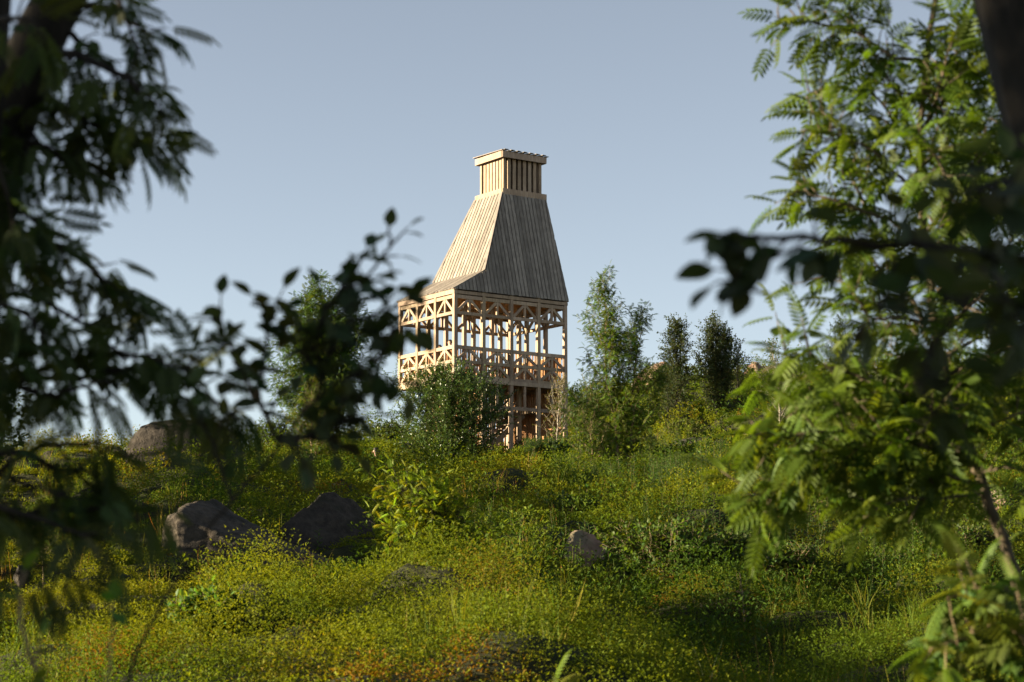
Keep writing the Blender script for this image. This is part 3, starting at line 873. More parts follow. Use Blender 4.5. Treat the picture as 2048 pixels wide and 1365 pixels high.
# ================================================================== PEOPLE
def person(label, loc, rz, joints, edges, hair_r=.115, top=M_CLOTH, legs=M_JEANS, head=None, hair_dir=(0, .02, .03), long_hair=0):
    """joints: {name: (x, y, z, radius)} in the person's own frame (facing +y)"""
    root = empty("person", loc, rz)
    names = list(joints)
    J = {k: v for k, v in joints.items()}
    E = list(edges)
    for s, hn in ((-1, 'hand_l'), (1, 'hand_r')):        # five fingers on each palm
        hx, hy, hz, _ = J[hn]; wr = J['wrist' + hn[4:]]
        d = unit(np.array([hx, hy, hz]) - np.array(wr[:3])); sd = unit(np.cross(d, (0, 0, 1)) if abs(d[2]) < .9 else np.array([1., 0, 0]))
        for i in range(5):
            o = (i - 2) * .019 * sd; L = (.05, .075, .085, .078, .06)[i]
            if i == 0: o = o * 1.3; dd = unit(d + sd * -.7)
            else: dd = d
            a = f"{hn}f{i}"; b = a + "t"
            p = np.array([hx, hy, hz]) + o; q = p + dd * L * .6; t = q + unit(dd + np.array([0, 0, -.5])) * L * .45
            J[a] = (*q, .009); J[b] = (*t, .008); E += [(hn, a), (a, b)]
    names = list(J)
    me = bpy.data.meshes.new("body")
    me.from_pydata([J[k][:3] for k in names], [(names.index(a), names.index(b)) for a, b in E], [])
    tmp = bpy.data.objects.new("body_skeleton", me); COL.objects.link(tmp)
    md = tmp.modifiers.new("skin", 'SKIN')
    for k, sv in zip(names, me.skin_vertices[0].data):
        sv.radius = (J[k][3], J[k][3]); sv.use_root = (k == 'pelvis')
    sb = tmp.modifiers.new("sub", 'SUBSURF'); sb.levels = 2; sb.render_levels = 2
    dg = bpy.context.evaluated_depsgraph_get()
    m2 = bpy.data.meshes.new_from_object(tmp.evaluated_get(dg))
    bpy.data.objects.remove(tmp)
    m2.name = "body"
    for m in (M_SKIN, top, legs): m2.materials.append(m)
    pel = np.array(J['pelvis'][:3]); neck = np.array(J['neck'][:3]); legp = [np.array(J[k][:3]) for k in ('knee_l', 'knee_r', 'foot_l', 'foot_r', 'hip_l', 'hip_r')]
    hands = [np.array(J[k][:3]) for k in names if k.startswith('hand')]
    torso = [np.array(J[k][:3]) for k in ('pelvis', 'waist', 'chest', 'elbow_l', 'elbow_r', 'shoulder_l', 'shoulder_r', 'wrist_l', 'wrist_r')]
    hd = np.array(J['head'][:3])
    for pl in m2.polygons:
        c = np.array(pl.center[:]); pl.use_smooth = True
        cand = [(np.linalg.norm(c - hd) * 1.0, 0), (np.linalg.norm(c - neck) * 1.05, 0)] + [(np.linalg.norm(c - h) * .9, 0) for h in hands] + [(np.linalg.norm(c - t), 1) for t in torso] + [(np.linalg.norm(c - t), 2) for t in legp]
        pl.material_index = min(cand)[1]
    body = bpy.data.objects.new("body", m2); COL.objects.link(body); body.parent = root
    # face: nose, eyes and ears grown as one small mesh set on the head; hair a cap
    hx, hy, hz, hr = J['head']
    def blob(name, m, lst):
        b = bmesh.new()
        for (x, y, z, sx, sy, sz) in lst:
            bmesh.ops.create_icosphere(b, subdivisions=2, radius=1, matrix=Matrix.Translation((x, y, z)) @ Matrix.Diagonal((sx, sy, sz, 1)))
        me = bpy.data.meshes.new(name); b.to_mesh(me); b.free(); me.materials.append(m)
        for p_ in me.polygons: p_.use_smooth = True
        o = bpy.data.objects.new(name, me); COL.objects.link(o); o.parent = root
    blob("nose", M_SKIN, [(hx, hy + hr * .98, hz - .01, .014, .026, .024)])
    for s in (-1, 1):
        blob("ear", M_SKIN, [(hx + s * hr * .93, hy, hz - .005, .014, .022, .032)])
        blob("eye", M_HAIR, [(hx + s * .034, hy + hr * .86, hz + .02, .013, .010, .009)])
    blob("mouth", flat_mat("lips", (.36, .13, .10)), [(hx, hy + hr * .90, hz - .055, .025, .012, .008)])
    b = bmesh.new()
    bmesh.ops.create_icosphere(b, subdivisions=3, radius=hr * 1.12, matrix=Matrix.Translation((hx, hy - .012, hz + .018)))
    kill = [v for v in b.verts if v.co.y > hy + hr * .35 and v.co.z < hz + hr * .55 or v.co.z < hz - hr * (.6 + long_hair)]
    if long_hair:
        for v in b.verts:
            if v.co.z < hz and v.co.y < hy + .03: v.co.z -= (hz - v.co.z) * long_hair * 1.6; v.co.y -= .02
        kill = [v for v in b.verts if v.co.y > hy + hr * .35 and v.co.z < hz + hr * .55]
    bmesh.ops.delete(b, geom=kill, context='VERTS')
    me = bpy.data.meshes.new("hair"); b.to_mesh(me); b.free(); me.materials.append(M_HAIR)
    for p_ in me.polygons: p_.use_smooth = True
    o = bpy.data.objects.new("hair", me); COL.objects.link(o); o.parent = root
    o.modifiers.new("thick", 'SOLIDIFY').thickness = .012
    tag(root, label, "person", "people looking out from the tower" if "tower" in label else None)
    return root

BODY_E = [('pelvis', 'waist'), ('waist', 'chest'), ('chest', 'neck'), ('neck', 'head'), ('head', 'crown'), ('chest', 'shoulder_l'), ('chest', 'shoulder_r'),
          ('shoulder_l', 'elbow_l'), ('elbow_l', 'wrist_l'), ('wrist_l', 'hand_l'), ('shoulder_r', 'elbow_r'), ('elbow_r', 'wrist_r'), ('wrist_r', 'hand_r'),
          ('pelvis', 'hip_l'), ('pelvis', 'hip_r'), ('hip_l', 'knee_l'), ('hip_r', 'knee_r'), ('knee_l', 'foot_l'), ('knee_r', 'foot_r'), ('foot_l', 'toe_l'), ('foot_r', 'toe_r')]
def standing(h=1.75, lean=0.06, rail=1.12, arm=.46):
    k = h / 1.75
    J = dict(pelvis=(0, 0, .95, .145), waist=(0, .01, 1.12, .13), chest=(0, lean * .6, 1.36, .155), neck=(0, lean, 1.52, .058), head=(0, lean + .02, 1.645, .098), crown=(0, lean + .015, 1.70, .085))
    for s, n in ((-1, 'l'), (1, 'r')):
        J['shoulder_' + n] = (s * .185, lean * .6, 1.42, .065)
        J['elbow_' + n] = (s * .27, lean + .18, 1.20, .046)
        J['wrist_' + n] = (s * .15, arm - .08, rail + .03, .032)
        J['hand_' + n] = (s * .13, arm, rail + .02, .030)
        J['hip_' + n] = (s * .10, 0, .88, .10)
        J['knee_' + n] = (s * .11, .02, .48, .062)
        J['foot_' + n] = (s * .12, -.02, .07, .048)
        J['toe_' + n] = (s * .13, .14, .04, .038)
    return {a: (v[0] * k, v[1] * k, v[2] * k, v[3] * k) for a, v in J.items()}
def on_deck(a, b):
    c, s = math.cos(TA), math.sin(TA)
    return (TX + c * a - s * b, TY + s * a + c * b, ZB + Z_FL + .04)
# the group stands just inside the left railing
person("person with a sunlit face leaning on the tower railing in the middle bay", on_deck(.62, 2.05), TA + R(96), standing(1.66, .10), BODY_E, top=M_CLOTHB, long_hair=.5)
person("taller dark clad person half hidden by a post on the tower viewing deck", on_deck(.75, 1.42), TA + R(70), standing(1.84, .05), BODY_E)
# a person sitting in the shrubs below the tower, face to the left
SIT = dict(pelvis=(0, 0, .14, .15), waist=(0, -.04, .30, .135), chest=(0, -.02, .54, .15), neck=(0, .03, .69, .056), head=(0, .07, .81, .10), crown=(0, .065, .865, .086))
for s, n in ((-1, 'l'), (1, 'r')):
    SIT['shoulder_' + n] = (s * .18, -.01, .59, .062); SIT['elbow_' + n] = (s * .24, .22, .44, .045); SIT['wrist_' + n] = (s * .13, .42, .47, .032); SIT['hand_' + n] = (s * .10, .49, .48, .030)
    SIT['hip_' + n] = (s * .10, .06, .13, .10); SIT['knee_' + n] = (s * .13, .48, .40, .065); SIT['foot_' + n] = (s * .13, .62, .07, .048); SIT['toe_' + n] = (s * .14, .76, .04, .038)
d_ = 63.0
sp = P(755, 948, d_)
person("dark haired person in a dark jacket sitting among shrubs facing left", (sp[0], d_, sp[2] - .10), R(78), SIT, BODY_E, long_hair=.5)

# ================================================================== BOULDERS
boulder("granite_boulder", "large dark rounded boulder on the skyline left of the slender trees", 375, 838, 47.5, 2.9, 3.3, 2.0, 21, M_ROCKD, box=.55, cuts=3, rough=.05)
boulder("granite_boulder", "big cracked grey boulder with a sunlit pointed left end on the slope", 485, 996, 29.5, 2.7, 2.7, 1.7, 30, M_ROCK, sub=6, rot=.3, box=.8, cuts=16, rough=.065, tilt=.14)
boulder("granite_boulder", "smooth dark round backed boulder right of the cracked grey boulder", 645, 983, 30.6, 1.95, 2.6, 1.7, 44, M_ROCKD, sub=6, box=.8, cuts=6, rough=.05)
boulder("granite_boulder", "small grooved grey stone poking from the heath right of the bright young rowan", 1160, 1060, 31.0, .90, 1.0, .7, 33, M_ROCKP, rot=.2, cuts=9, rough=.13)
boulder("rock_outcrop", "pinkish crag on the ridge behind the two dark birches", 1305, 722, 118, 2.6, 4.6, 3, 41, M_ROCKP, cuts=12, rough=.14, cat="rock")
boulder("rock_outcrop", "sunlit pale crag on the ridge right of the two dark birches", 1512, 724, 118, 2.6, 4.4, 3, 46, M_ROCKP, cuts=12, rough=.16, cat="rock")
boulder("rock_outcrop", "brown crag on the ridge half hidden behind rowan leaves", 1625, 765, 112, 3.0, 4.4, 3, 47, M_ROCKP, cuts=12, rough=.16, cat="rock")
boulder("rock_ledge", "long dark rock ledge below the two dark birches", 1400, 874, 77, 4.4, 2.4, 2.0, 51, M_ROCKD, rot=.1, cuts=10, rough=.08, cat="rock")
boulder("granite_boulder", "pink granite boulder at the right end of the dark ledge", 1522, 860, 74, 1.7, 2.0, 1.4, 52, M_ROCKP, cuts=10, rough=.11)
boulder("granite_boulder", "small pale stone on the slope below the pink granite boulder", 1512, 966, 55, .55, .6, .5, 53, M_ROCKP, cuts=8)
boulder("granite_boulder", "rough pale boulder behind the slim rowan stem at the right edge", 1995, 978, 40, 1.0, 1.25, 1.0, 54, M_ROCKP, rot=.4, cuts=10, rough=.14)
boulder("granite_boulder", "low dark stone left of the large skyline boulder", 228, 893, 49, 1.8, 1.5, 1.2, 55, M_ROCKD, cuts=8)
boulder("granite_boulder", "shaded stone at the far left end of the skyline", 15, 900, 48, 1.9, 1.6, 1.5, 56, M_ROCKD, cuts=8)
boulder("granite_boulder", "flat dark stone on the skyline between two other dark stones", 125, 902, 49, 1.7, 1.3, 1.0, 57, M_ROCKD, cuts=8)
boulder("granite_boulder", "small brown stone in the shade beside the little rowan sapling at left", 45, 1130, 26, .22, .32, .25, 58, M_ROCK, cuts=8)
boulder("granite_boulder", "half buried stone under the heath below the large skyline boulder", 250, 972, 42, .6, .5, .5, 59, M_ROCK, cuts=8)
boulder("granite_boulder", "low stone in the grass right of the large skyline boulder", 490, 915, 56, 1.0, .7, .8, 60, M_ROCKP, cuts=8)

# ================================================================== TREES AND SHRUBS ON THE SLOPE
def G2(px, d, dz=0):
    b = G(px, d); b[2] += dz; return b
def ht(px, py, d):
    """height above ground of the point seen at row py"""
    return float(P(px, py, d)[2] - H((px - 1024) / F * d, d))

grow("rowan_tree", "tall slim dark rowan partly veiled by blurred leaves left of the tower", "tree", G(640, 58), ht(640, 600, 58), 1.65, t0=.06, nbr=62, tw=9, lsize=.20, lspace=.055,
     stems=((0, 0, 1.0), (-.45, .2, .8), (.55, .1, .82)), rise=.85, col=(.052, .092, .014), seed=101, fat=.4, trunk_r=.04)
grow("rowan_tree", "bright young rowan in front of the tall slim dark rowan", "tree", G(622, 55), ht(622, 775, 55), .95, t0=.05, nbr=30, tw=6, lsize=.17, lspace=.06,
     stems=((0, 0, 1.0), (.35, -.1, .75)), rise=.7, col=(.085, .115, .018), bark=M_BARKL, seed=102, trunk_r=.03)
grow("aspen_bush", "dense dark glossy leaved bush covering the foot of the tower", "bush", G(893, 64), ht(893, 738, 64), 2.05, t0=.02, nbr=62, tw=11, leaf='diamond', lsize=.085, lspace=.032,
     stems=((0, 0, 1.0), (-.7, .1, .92), (.65, .0, .9)), rise=.75, col=(.055, .095, .016), seed=103, fat=.3, top_taper=.6, mat_leaf=M_GLOSS)
grow("birch_tree", "thin sparse yellowish birch in front of the tower's right corner", "tree", G(1112, 80), ht(1112, 762, 80), .80, t0=.18, nbr=34, tw=6, leaf='diamond', lsize=.06, lspace=.05,
     rise=.95, col=(.13, .12, .03), bark=M_BIRCH, seed=104, trunk_r=.035)
grow("rowan_tree", "tall feathery rowan right of the tower with open sky behind its top", "tree", G(1240, 58), ht(1240, 580, 58), 1.1, t0=.05, nbr=56, tw=8, lsize=.21, lspace=.058,
     stems=((0, 0, 1.0), (.35, .1, .86)), rise=.9, col=(.075, .120, .014), bark=M_BARKL, seed=125, fat=.5, trunk_r=.045)
grow("rowan_bush", "low bright rowan bush between the tower and the feathery rowan", "bush", G(1180, 62), ht(1180, 768, 62), 1.3, t0=.03, nbr=34, tw=7, lsize=.18, lspace=.06,
     stems=((0, 0, 1.0), (.7, 0, .85), (1.25, .2, .8)), rise=.7, col=(.062, .100, .018), bark=M_BARKL, seed=106, fat=.35, trunk_r=.03)
grow("birch_tree", "left one of the two slim dark birches below the ridge", "tree", G(1362, 84), ht(1362, 655, 84), 1.0, t0=.06, nbr=80, tw=9, leaf='diamond', lsize=.11, lspace=.05,
     rise=.95, col=(.045, .062, .026), seed=107, group="two dark birches", trunk_r=.06, fat=.55, top_taper=.95)
grow("birch_tree", "right one of the two slim dark birches below the ridge", "tree", G(1432, 85), ht(1432, 655, 85), 1.1, t0=.06, nbr=80, tw=9, leaf='diamond', lsize=.11, lspace=.05,
     stems=((0, 0, 1.0), (.55, .1, .85)), rise=.95, col=(.045, .062, .026), seed=108, group="two dark birches", trunk_r=.06, fat=.55, top_taper=.95)
grow("birch_tree", "short greyish birch close behind the right dark birch", "tree", G(1478, 90), ht(1478, 705, 90), 1.0, t0=.1, nbr=40, tw=8, leaf='diamond', lsize=.09, lspace=.05,
     rise=.9, col=(.050, .062, .03), seed=109, trunk_r=.05)
grow("birch_tree", "short bushy birch left of the two dark birches", "tree", G(1335, 88), ht(1335, 745, 88), 1.1, t0=.05, nbr=40, tw=8, leaf='diamond', lsize=.09, lspace=.05,
     rise=.8, col=(.045, .062, .022), seed=110, trunk_r=.05)
grow("birch_tree", "green young birch with a pale stem beneath the sunlit crag", "tree", G(1562, 76), ht(1562, 700, 76), 1.25, t0=.10, nbr=46, tw=9, leaf='diamond', lsize=.08, lspace=.05,
     rise=.85, col=(.052, .085, .020), bark=M_BIRCH, seed=111, trunk_r=.045)
grow("leafy_bush", "dark bush on the ridge between the pinkish crag and the dark birches", "bush", G(1335, 106), ht(1335, 742, 106), 1.6, t0=.02, nbr=44, tw=9, leaf='diamond', lsize=.13, lspace=.06,
     stems=((-.6, 0, .9), (.5, 0, 1.0)), rise=.8, col=(.045, .065, .016), seed=161, fat=.2, top_taper=.5)
grow("leafy_bush", "dark green bush on the ridge just right of the tower", "bush", G(1165, 98), ht(1165, 775, 98), 1.5, t0=.02, nbr=44, tw=9, leaf='diamond', lsize=.12, lspace=.055,
     stems=((-.6, 0, .9), (.5, 0, 1.0)), rise=.8, col=(.045, .070, .016), seed=162, fat=.2, top_taper=.5)
grow("leafy_bush", "green bush below the sunlit pale crag on the ridge", "bush", G(1500, 104), ht(1500, 765, 104), 1.6, t0=.02, nbr=44, tw=9, leaf='diamond', lsize=.13, lspace=.06,
     stems=((-.7, 0, .9), (.6, 0, 1.0)), rise=.8, col=(.055, .080, .016), seed=163, fat=.2, top_taper=.5)
grow("spruce_tree", "narrow dark conifer tip on the ridge above the rowan leaves", "tree", G(1697, 104), ht(1697, 640, 104), 1.3, t0=.05, nbr=90, tw=8, leaf='narrow', lsize=.16, lspace=.035,
     rise=.35, col=(.032, .05, .024), seed=112, trunk_r=.08, fat=.1, droop=.1)
grow("leafy_bush", "dense low green bush below the tower's lit foot", "bush", G(1090, 75), ht(1090, 893, 75), 1.25, t0=.02, nbr=46, tw=10, leaf='narrow', lsize=.13, lspace=.03,
     stems=((-.5, 0, .9), (.3, 0, 1.0), (.9, .2, .9)), rise=.8, col=(.050, .090, .028), seed=113, fat=.2, top_taper=.4)
grow("leafy_bush", "green bush on the skyline between the dark rowan and the glossy bush", "bush", G(775, 72), ht(775, 858, 72), 1.2, t0=.02, nbr=40, tw=8, leaf='diamond', lsize=.09, lspace=.04,
     stems=((-.5, 0, .9), (.4, 0, 1.0)), rise=.75, col=(.050, .075, .018), seed=114, fat=.2, top_taper=.5)
grow("leafy_bush", "green bush left of the tall dark rowan on the skyline", "bush", G(540, 60), ht(540, 850, 60), .95, t0=.02, nbr=36, tw=8, lsize=.13, lspace=.06,
     stems=((-.3, 0, .8), (.4, 0, 1.0)), rise=.8, col=(.050, .075, .018), seed=115, fat=.25, top_taper=.6)
grow("young_rowan", "bright yellow green young rowan on a forked bare stem in mid slope", "young tree", G(878, 23.8), ht(850, 945, 23.8), .74, t0=.2, nbr=46, tw=4, leaf='fine_rowan', lsize=.135, lspace=.06,
     stems=((-.10, 0, .88), (.18, 0, .76), (-.42, .1, 1.0)), rise=.55, col=(.15, .195, .012), spread=1.1, bark=M_BARK, seed=116, fat=.3, droop=-.05, trunk_r=.022)
grow("rowan_sapling", "tiny rowan sapling standing alone at the edge of the shade", "sapling", G(1487, 24.5), ht(1483, 1148, 24.5), .24, t0=.35, nbr=8, tw=2, leaf='fine_rowan', lsize=.14, lspace=.08,
     rise=.5, col=(.085, .115, .016), bark=M_BARKL, seed=117, trunk_r=.009)
grow("rowan_sapling", "pale rowan sapling standing in shade at the left edge", "sapling", G(95, 26.5), ht(85, 1035, 26.5), .36, t0=.2, nbr=14, tw=2, leaf='fine_rowan', lsize=.15, lspace=.08,
     rise=.5, col=(.085, .12, .03), bark=M_BARKL, seed=118, trunk_r=.010, lean=(-.06, 0))
for k, (px, d, py, wr, lab, cc) in enumerate([
        (1330, 29, 1075, .95, "broad willow shrub with a sunlit leafy top and dark underside", (.066, .105, .018)),
        (1455, 29.5, 1090, .75, "willow shrub right of the broad sunlit shrub", (.058, .095, .018)),
        (1560, 30.5, 1110, .7, "low willow shrub at the right end of the shrub row", (.060, .095, .018)),
        (1930, 32.0, 1085, .8, "pale leaved shrub below the rough pale boulder", (.085, .115, .035)),
        (1690, 36.0, 1045, .9, "small leafy shrub in the meadow left of the pale leaved shrub", (.060, .095, .020)),
        (1345, 64.0, 905, 1.0, "low rounded shrub under the dark rock ledge", (.050, .08, .016)),
        (1455, 62.0, 925, 1.1, "dark low shrub below the pink granite boulder", (.040, .062, .016)),
        (1000, 50.0, 965, 1.5, "low dark shrub mound in front of the glossy bush", (.050, .07, .014)),
        (1370, 80.0, 848, .8, "small bright shrub at the foot of the two dark birches", (.080, .11, .02)),
        (1475, 80.0, 850, .7, "pale green bush right of the foot of the dark birches", (.070, .10, .02)),
        (1150, 40.0, 1030, .9, "fresh green shrub in the hollow above the grooved stone", (.050, .09, .02)),
        (420, 17.6, 1265, .33, "bright fresh shrub at the bottom edge left of centre", (.085, .15, .03))]):
    grow("willow_shrub", lab, "shrub", G(px, d), max(.3, ht(px, py, d)), wr, t0=.02, nbr=34, tw=8, leaf='simple' if d < 34 else 'diamond', lsize=.075 if d < 34 else .10, lspace=.035 if d < 34 else .045,
         stems=((-wr * .55, 0, .85), (0, .1, 1.0), (wr * .55, 0, .9)), rise=.85, col=cc, bark=M_BARKL, seed=130 + k, fat=.2, top_taper=.45, trunk_r=.014, group="shrubs on the slope")

# ================================================================== NEAR TREES, grown along measured limbs
def catmull(p, n=6):
    p = np.asarray(p, float)
    if len(p) < 3: return np.array([p[0] + (p[-1] - p[0]) * t for t in np.linspace(0, 1, n + 1)])
    q = np.concatenate([[2 * p[0] - p[1]], p, [2 * p[-1] - p[-2]]]); o = []
    for i in range(len(p) - 1):
        a, b, c, d = q[i:i + 4]
        for t in np.arange(n) / n:
            o.append(.5 * (2 * b + (c - a) * t + (2 * a - 5 * b + 4 * c - d) * t * t + (3 * b - a - 3 * c + d) * t ** 3))
    o.append(p[-1]); return np.array(o)

def near_tree(name, label, cat, base, limbs, leaf, lsize, col, bark, seed, mleaf, lspace=.05, spread=.8, droop=-.3, hue=.22):
    """limbs: (points (px, py, d) or xyz with d=None marked by 'w', r0, r1, leafy from, twig length, twig gap)"""
    r = np.random.default_rng(seed)
    root = empty(name, base); b0 = np.array(base, float)
    g = Geo(); bag = LeafBag()
    for pts, r0, r1, lf, tl, tg in limbs:
        w = catmull([np.array(q[1:]) if q[0] == 'w' else P(*q) for q in pts]) - b0
        m = len(w)
        w = w + np.cumsum(r.normal(0, .004, (m, 3)), axis=0) * (r1 < .02)
        g.tube(w, np.linspace(r0, r1, m), 10 if r0 > .03 else 5)
        if lf is None: continue
        seg = np.linalg.norm(np.diff(w, axis=0), axis=1); cum = np.concatenate([[0], np.cumsum(seg)]); T = cum[-1]
        n = max(1, int(T * (1 - lf) / tg))
        for i in range(n):
            t = T * (lf + (1 - lf) * (i + r.uniform(.1, .9)) / n)
            k = min(m - 2, max(0, np.searchsorted(cum, t) - 1))
            p = w[k] + (w[k + 1] - w[k]) * (t - cum[k]) / (seg[k] + 1e-9); d = unit(w[k + 1] - w[k])
            sd = unit(np.cross(d, r.normal(0, 1, 3)))
            dd = unit(d * .6 + sd * .8 + np.array([0, 0, .1]))
            tp = curve_path(p, dd, tl * r.uniform(.5, 1.2), (0, 0, droop * .5), 3, r, .08)
            g.tube(tp, np.linspace(.0035, .0015, 4), 4)
            twig_leaves(bag, tp, r, lspace, lsize, spread, droop)
        twig_leaves(bag, w[int(m * .7):], r, lspace, lsize, spread, droop)
    g.build("trunk", [bark], root, smooth=True)
    gl = Geo(); leaves(gl, leaf, bag.p, bag.f, bag.n, bag.s, jitter_cols(len(bag.p), col, .18, hue, r))
    gl.build("crown", [mleaf], root, smooth=False)
    return tag(root, label, cat)

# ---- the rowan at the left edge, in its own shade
d = 4.5
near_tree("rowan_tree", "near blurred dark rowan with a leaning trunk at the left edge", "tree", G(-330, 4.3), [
    ([(-420, 3000, 4.2), (-240, 1800, 4.3), (-110, 900, 4.4), (-20, 380, 4.5), (60, 120, 4.5), (150, -60, 4.5), (230, -240, 4.5)], .085, .05, None, 0, 0),
    ([(-80, 700, 4.4), (-40, 300, 4.3), (-10, -60, 4.3)], .05, .04, None, 0, 0),
    ([(110, 0, 4.5), (190, 20, 4.45), (260, 40, 4.4), (300, 70, 4.4)], .012, .003, .15, 0.060, .045),
    ([(60, 120, 4.5), (150, 130, 4.4), (230, 170, 4.35), (300, 230, 4.3), (335, 265, 4.3)], .014, .003, .15, 0.090, .035),
    ([(40, 160, 4.5), (120, 215, 4.5), (210, 270, 4.5), (280, 310, 4.5)], .012, .003, .1, 0.078, .035),
    ([(0, 260, 4.5), (60, 300, 4.4), (120, 330, 4.4), (165, 350, 4.4)], .010, .003, .1, 0.060, .04),
    ([(200, -80, 4.4), (230, 10, 4.4), (270, 110, 4.4)], .010, .003, .2, 0.078, .04),
    ([(-60, 420, 4.4), (30, 450, 4.4), (110, 500, 4.4), (200, 560, 4.4), (255, 615, 4.4)], .012, .003, .12, 0.078, .032),
    ([(-60, 420, 4.4), (20, 420, 4.3), (80, 440, 4.3)], .010, .003, .12, 0.060, .035),
    ([(-90, 650, 4.4), (0, 600, 4.2), (70, 630, 4.2), (110, 660, 4.2)], .010, .003, .2, 0.060, .04),
    ([(-110, 860, 4.4), (0, 770, 4.4), (120, 715, 4.4), (250, 710, 4.4), (360, 735, 4.4), (460, 790, 4.4)], .012, .003, .2, 0.078, .034),
    ([(120, 740, 4.4), (220, 690, 4.3), (300, 700, 4.3), (380, 720, 4.3)], .008, .003, .2, 0.060, .036),
    ([(0, 780, 4.4), (90, 800, 4.3), (170, 800, 4.3), (240, 790, 4.3)], .010, .003, .1, 0.072, .036),
    ([(-110, 900, 4.4), (0, 900, 4.2), (80, 930, 4.2), (150, 950, 4.2), (190, 980, 4.2)], .010, .003, .1, 0.072, .09),
    ([(-120, 980, 4.3), (-20, 1010, 4.0), (90, 1060, 4.0), (180, 1080, 4.0)], .010, .003, .1, 0.072, .11),
    ([(-40, 300, 4.4), (-10, 340, 4.2), (10, 420, 4.2), (15, 520, 4.2)], .008, .003, .1, 0.060, .035),
    ([(-70, 560, 4.4), (-20, 640, 4.2), (10, 740, 4.2)], .008, .003, .1, 0.072, .04),
    ([(-60, 60, 4.3), (40, 40, 4.0), (90, 90, 4.0)], .008, .003, .1, 0.072, .04),

    ([(-90, 640, 4.4), (30, 600, 4.4), (130, 620, 4.4), (210, 680, 4.4), (260, 720, 4.4)], .010, .003, .1, .10, 0.037),
    ([(-60, 260, 4.4), (60, 230, 4.5), (170, 235, 4.5), (250, 260, 4.5), (320, 290, 4.5)], .010, .003, .1, .10, 0.035),
    ([(20, 200, 4.5), (80, 270, 4.4), (130, 300, 4.4), (180, 310, 4.4)], .008, .003, .1, .09, 0.037),
    ([(100, 40, 4.5), (170, 80, 4.5), (230, 120, 4.5), (260, 190, 4.5)], .010, .003, .1, .09, 0.037),
    ([(-60, 420, 4.6), (20, 500, 4.6), (60, 560, 4.6), (150, 590, 4.6)], .008, .003, .1, .10, 0.044),
    ([(0, 760, 4.5), (130, 750, 4.6), (240, 740, 4.6), (340, 750, 4.6), (420, 790, 4.6)], .010, .003, .1, .10, 0.037),
    ([(-110, 960, 4.3), (0, 960, 4.1), (80, 1000, 4.1), (150, 1030, 4.1)], .008, .003, .1, .12, 0.062),
    ([(-110, 1000, 4.3), (10, 940, 4.2), (110, 900, 4.2), (210, 900, 4.2), (280, 930, 4.2)], .008, .003, .1, .12, .045),
    ([(-120, 1060, 4.3), (-10, 1050, 4.2), (90, 1020, 4.2), (190, 1030, 4.2), (260, 1060, 4.2)], .008, .003, .1, .12, .05),
    ([(-120, 1180, 4.3), (-20, 1150, 4.2), (80, 1130, 4.2), (170, 1150, 4.2)], .008, .003, .1, .12, .07),
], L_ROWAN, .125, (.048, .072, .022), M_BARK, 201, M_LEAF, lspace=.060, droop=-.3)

# ---- the goat willow shrub just right of it
near_tree("willow_shrub", "near blurred dark willow shrub with oval leaves left of the tower", "shrub", G(120, 3.9), [
    ([(110, 2700, 3.9), (190, 1700, 3.9), (262, 1370, 3.9), (375, 1150, 3.9), (470, 1000, 3.9), (560, 880, 3.9), (640, 740, 3.9), (700, 650, 3.9), (745, 560, 3.9), (755, 500, 3.9)], 0.0045, .003, .80, .07, .05),
    ([(560, 880, 3.9), (520, 800, 3.9), (470, 720, 3.9), (430, 665, 3.9), (400, 640, 3.9)], .006, .002, .15, .07, 0.020),
    ([(520, 800, 3.9), (540, 700, 3.8), (550, 620, 3.8), (530, 590, 3.8)], .005, .002, .3, .06, 0.025),
    ([(640, 740, 3.9), (640, 660, 3.8), (660, 590, 3.8), (670, 570, 3.8)], .005, .002, .1, .08, 0.016),
    ([(600, 820, 3.9), (680, 760, 3.85), (740, 720, 3.85), (780, 640, 3.85)], .005, .002, .1, .08, 0.017),
    ([(560, 880, 3.9), (660, 860, 3.8), (740, 800, 3.8), (775, 790, 3.8)], .005, .002, .1, .08, 0.017),
    ([(640, 740, 3.9), (600, 700, 3.8), (590, 640, 3.8)], .005, .002, .1, .08, 0.019),
    ([(560, 880, 3.9), (600, 880, 3.8), (650, 850, 3.8), (700, 840, 3.8)], .005, .002, .1, .08, 0.020),
    ([(470, 1000, 3.9), (430, 900, 3.9), (400, 840, 3.9), (390, 800, 3.9)], .005, .002, .3, .07, 0.031),
    ([(700, 650, 3.9), (770, 610, 3.9), (800, 590, 3.9)], .004, .002, .3, .06, 0.022),
], L_SIMPLE, .055, (.040, .058, .026), M_BARK, 202, M_LEAF, lspace=.044, droop=-.2, spread=1.0)

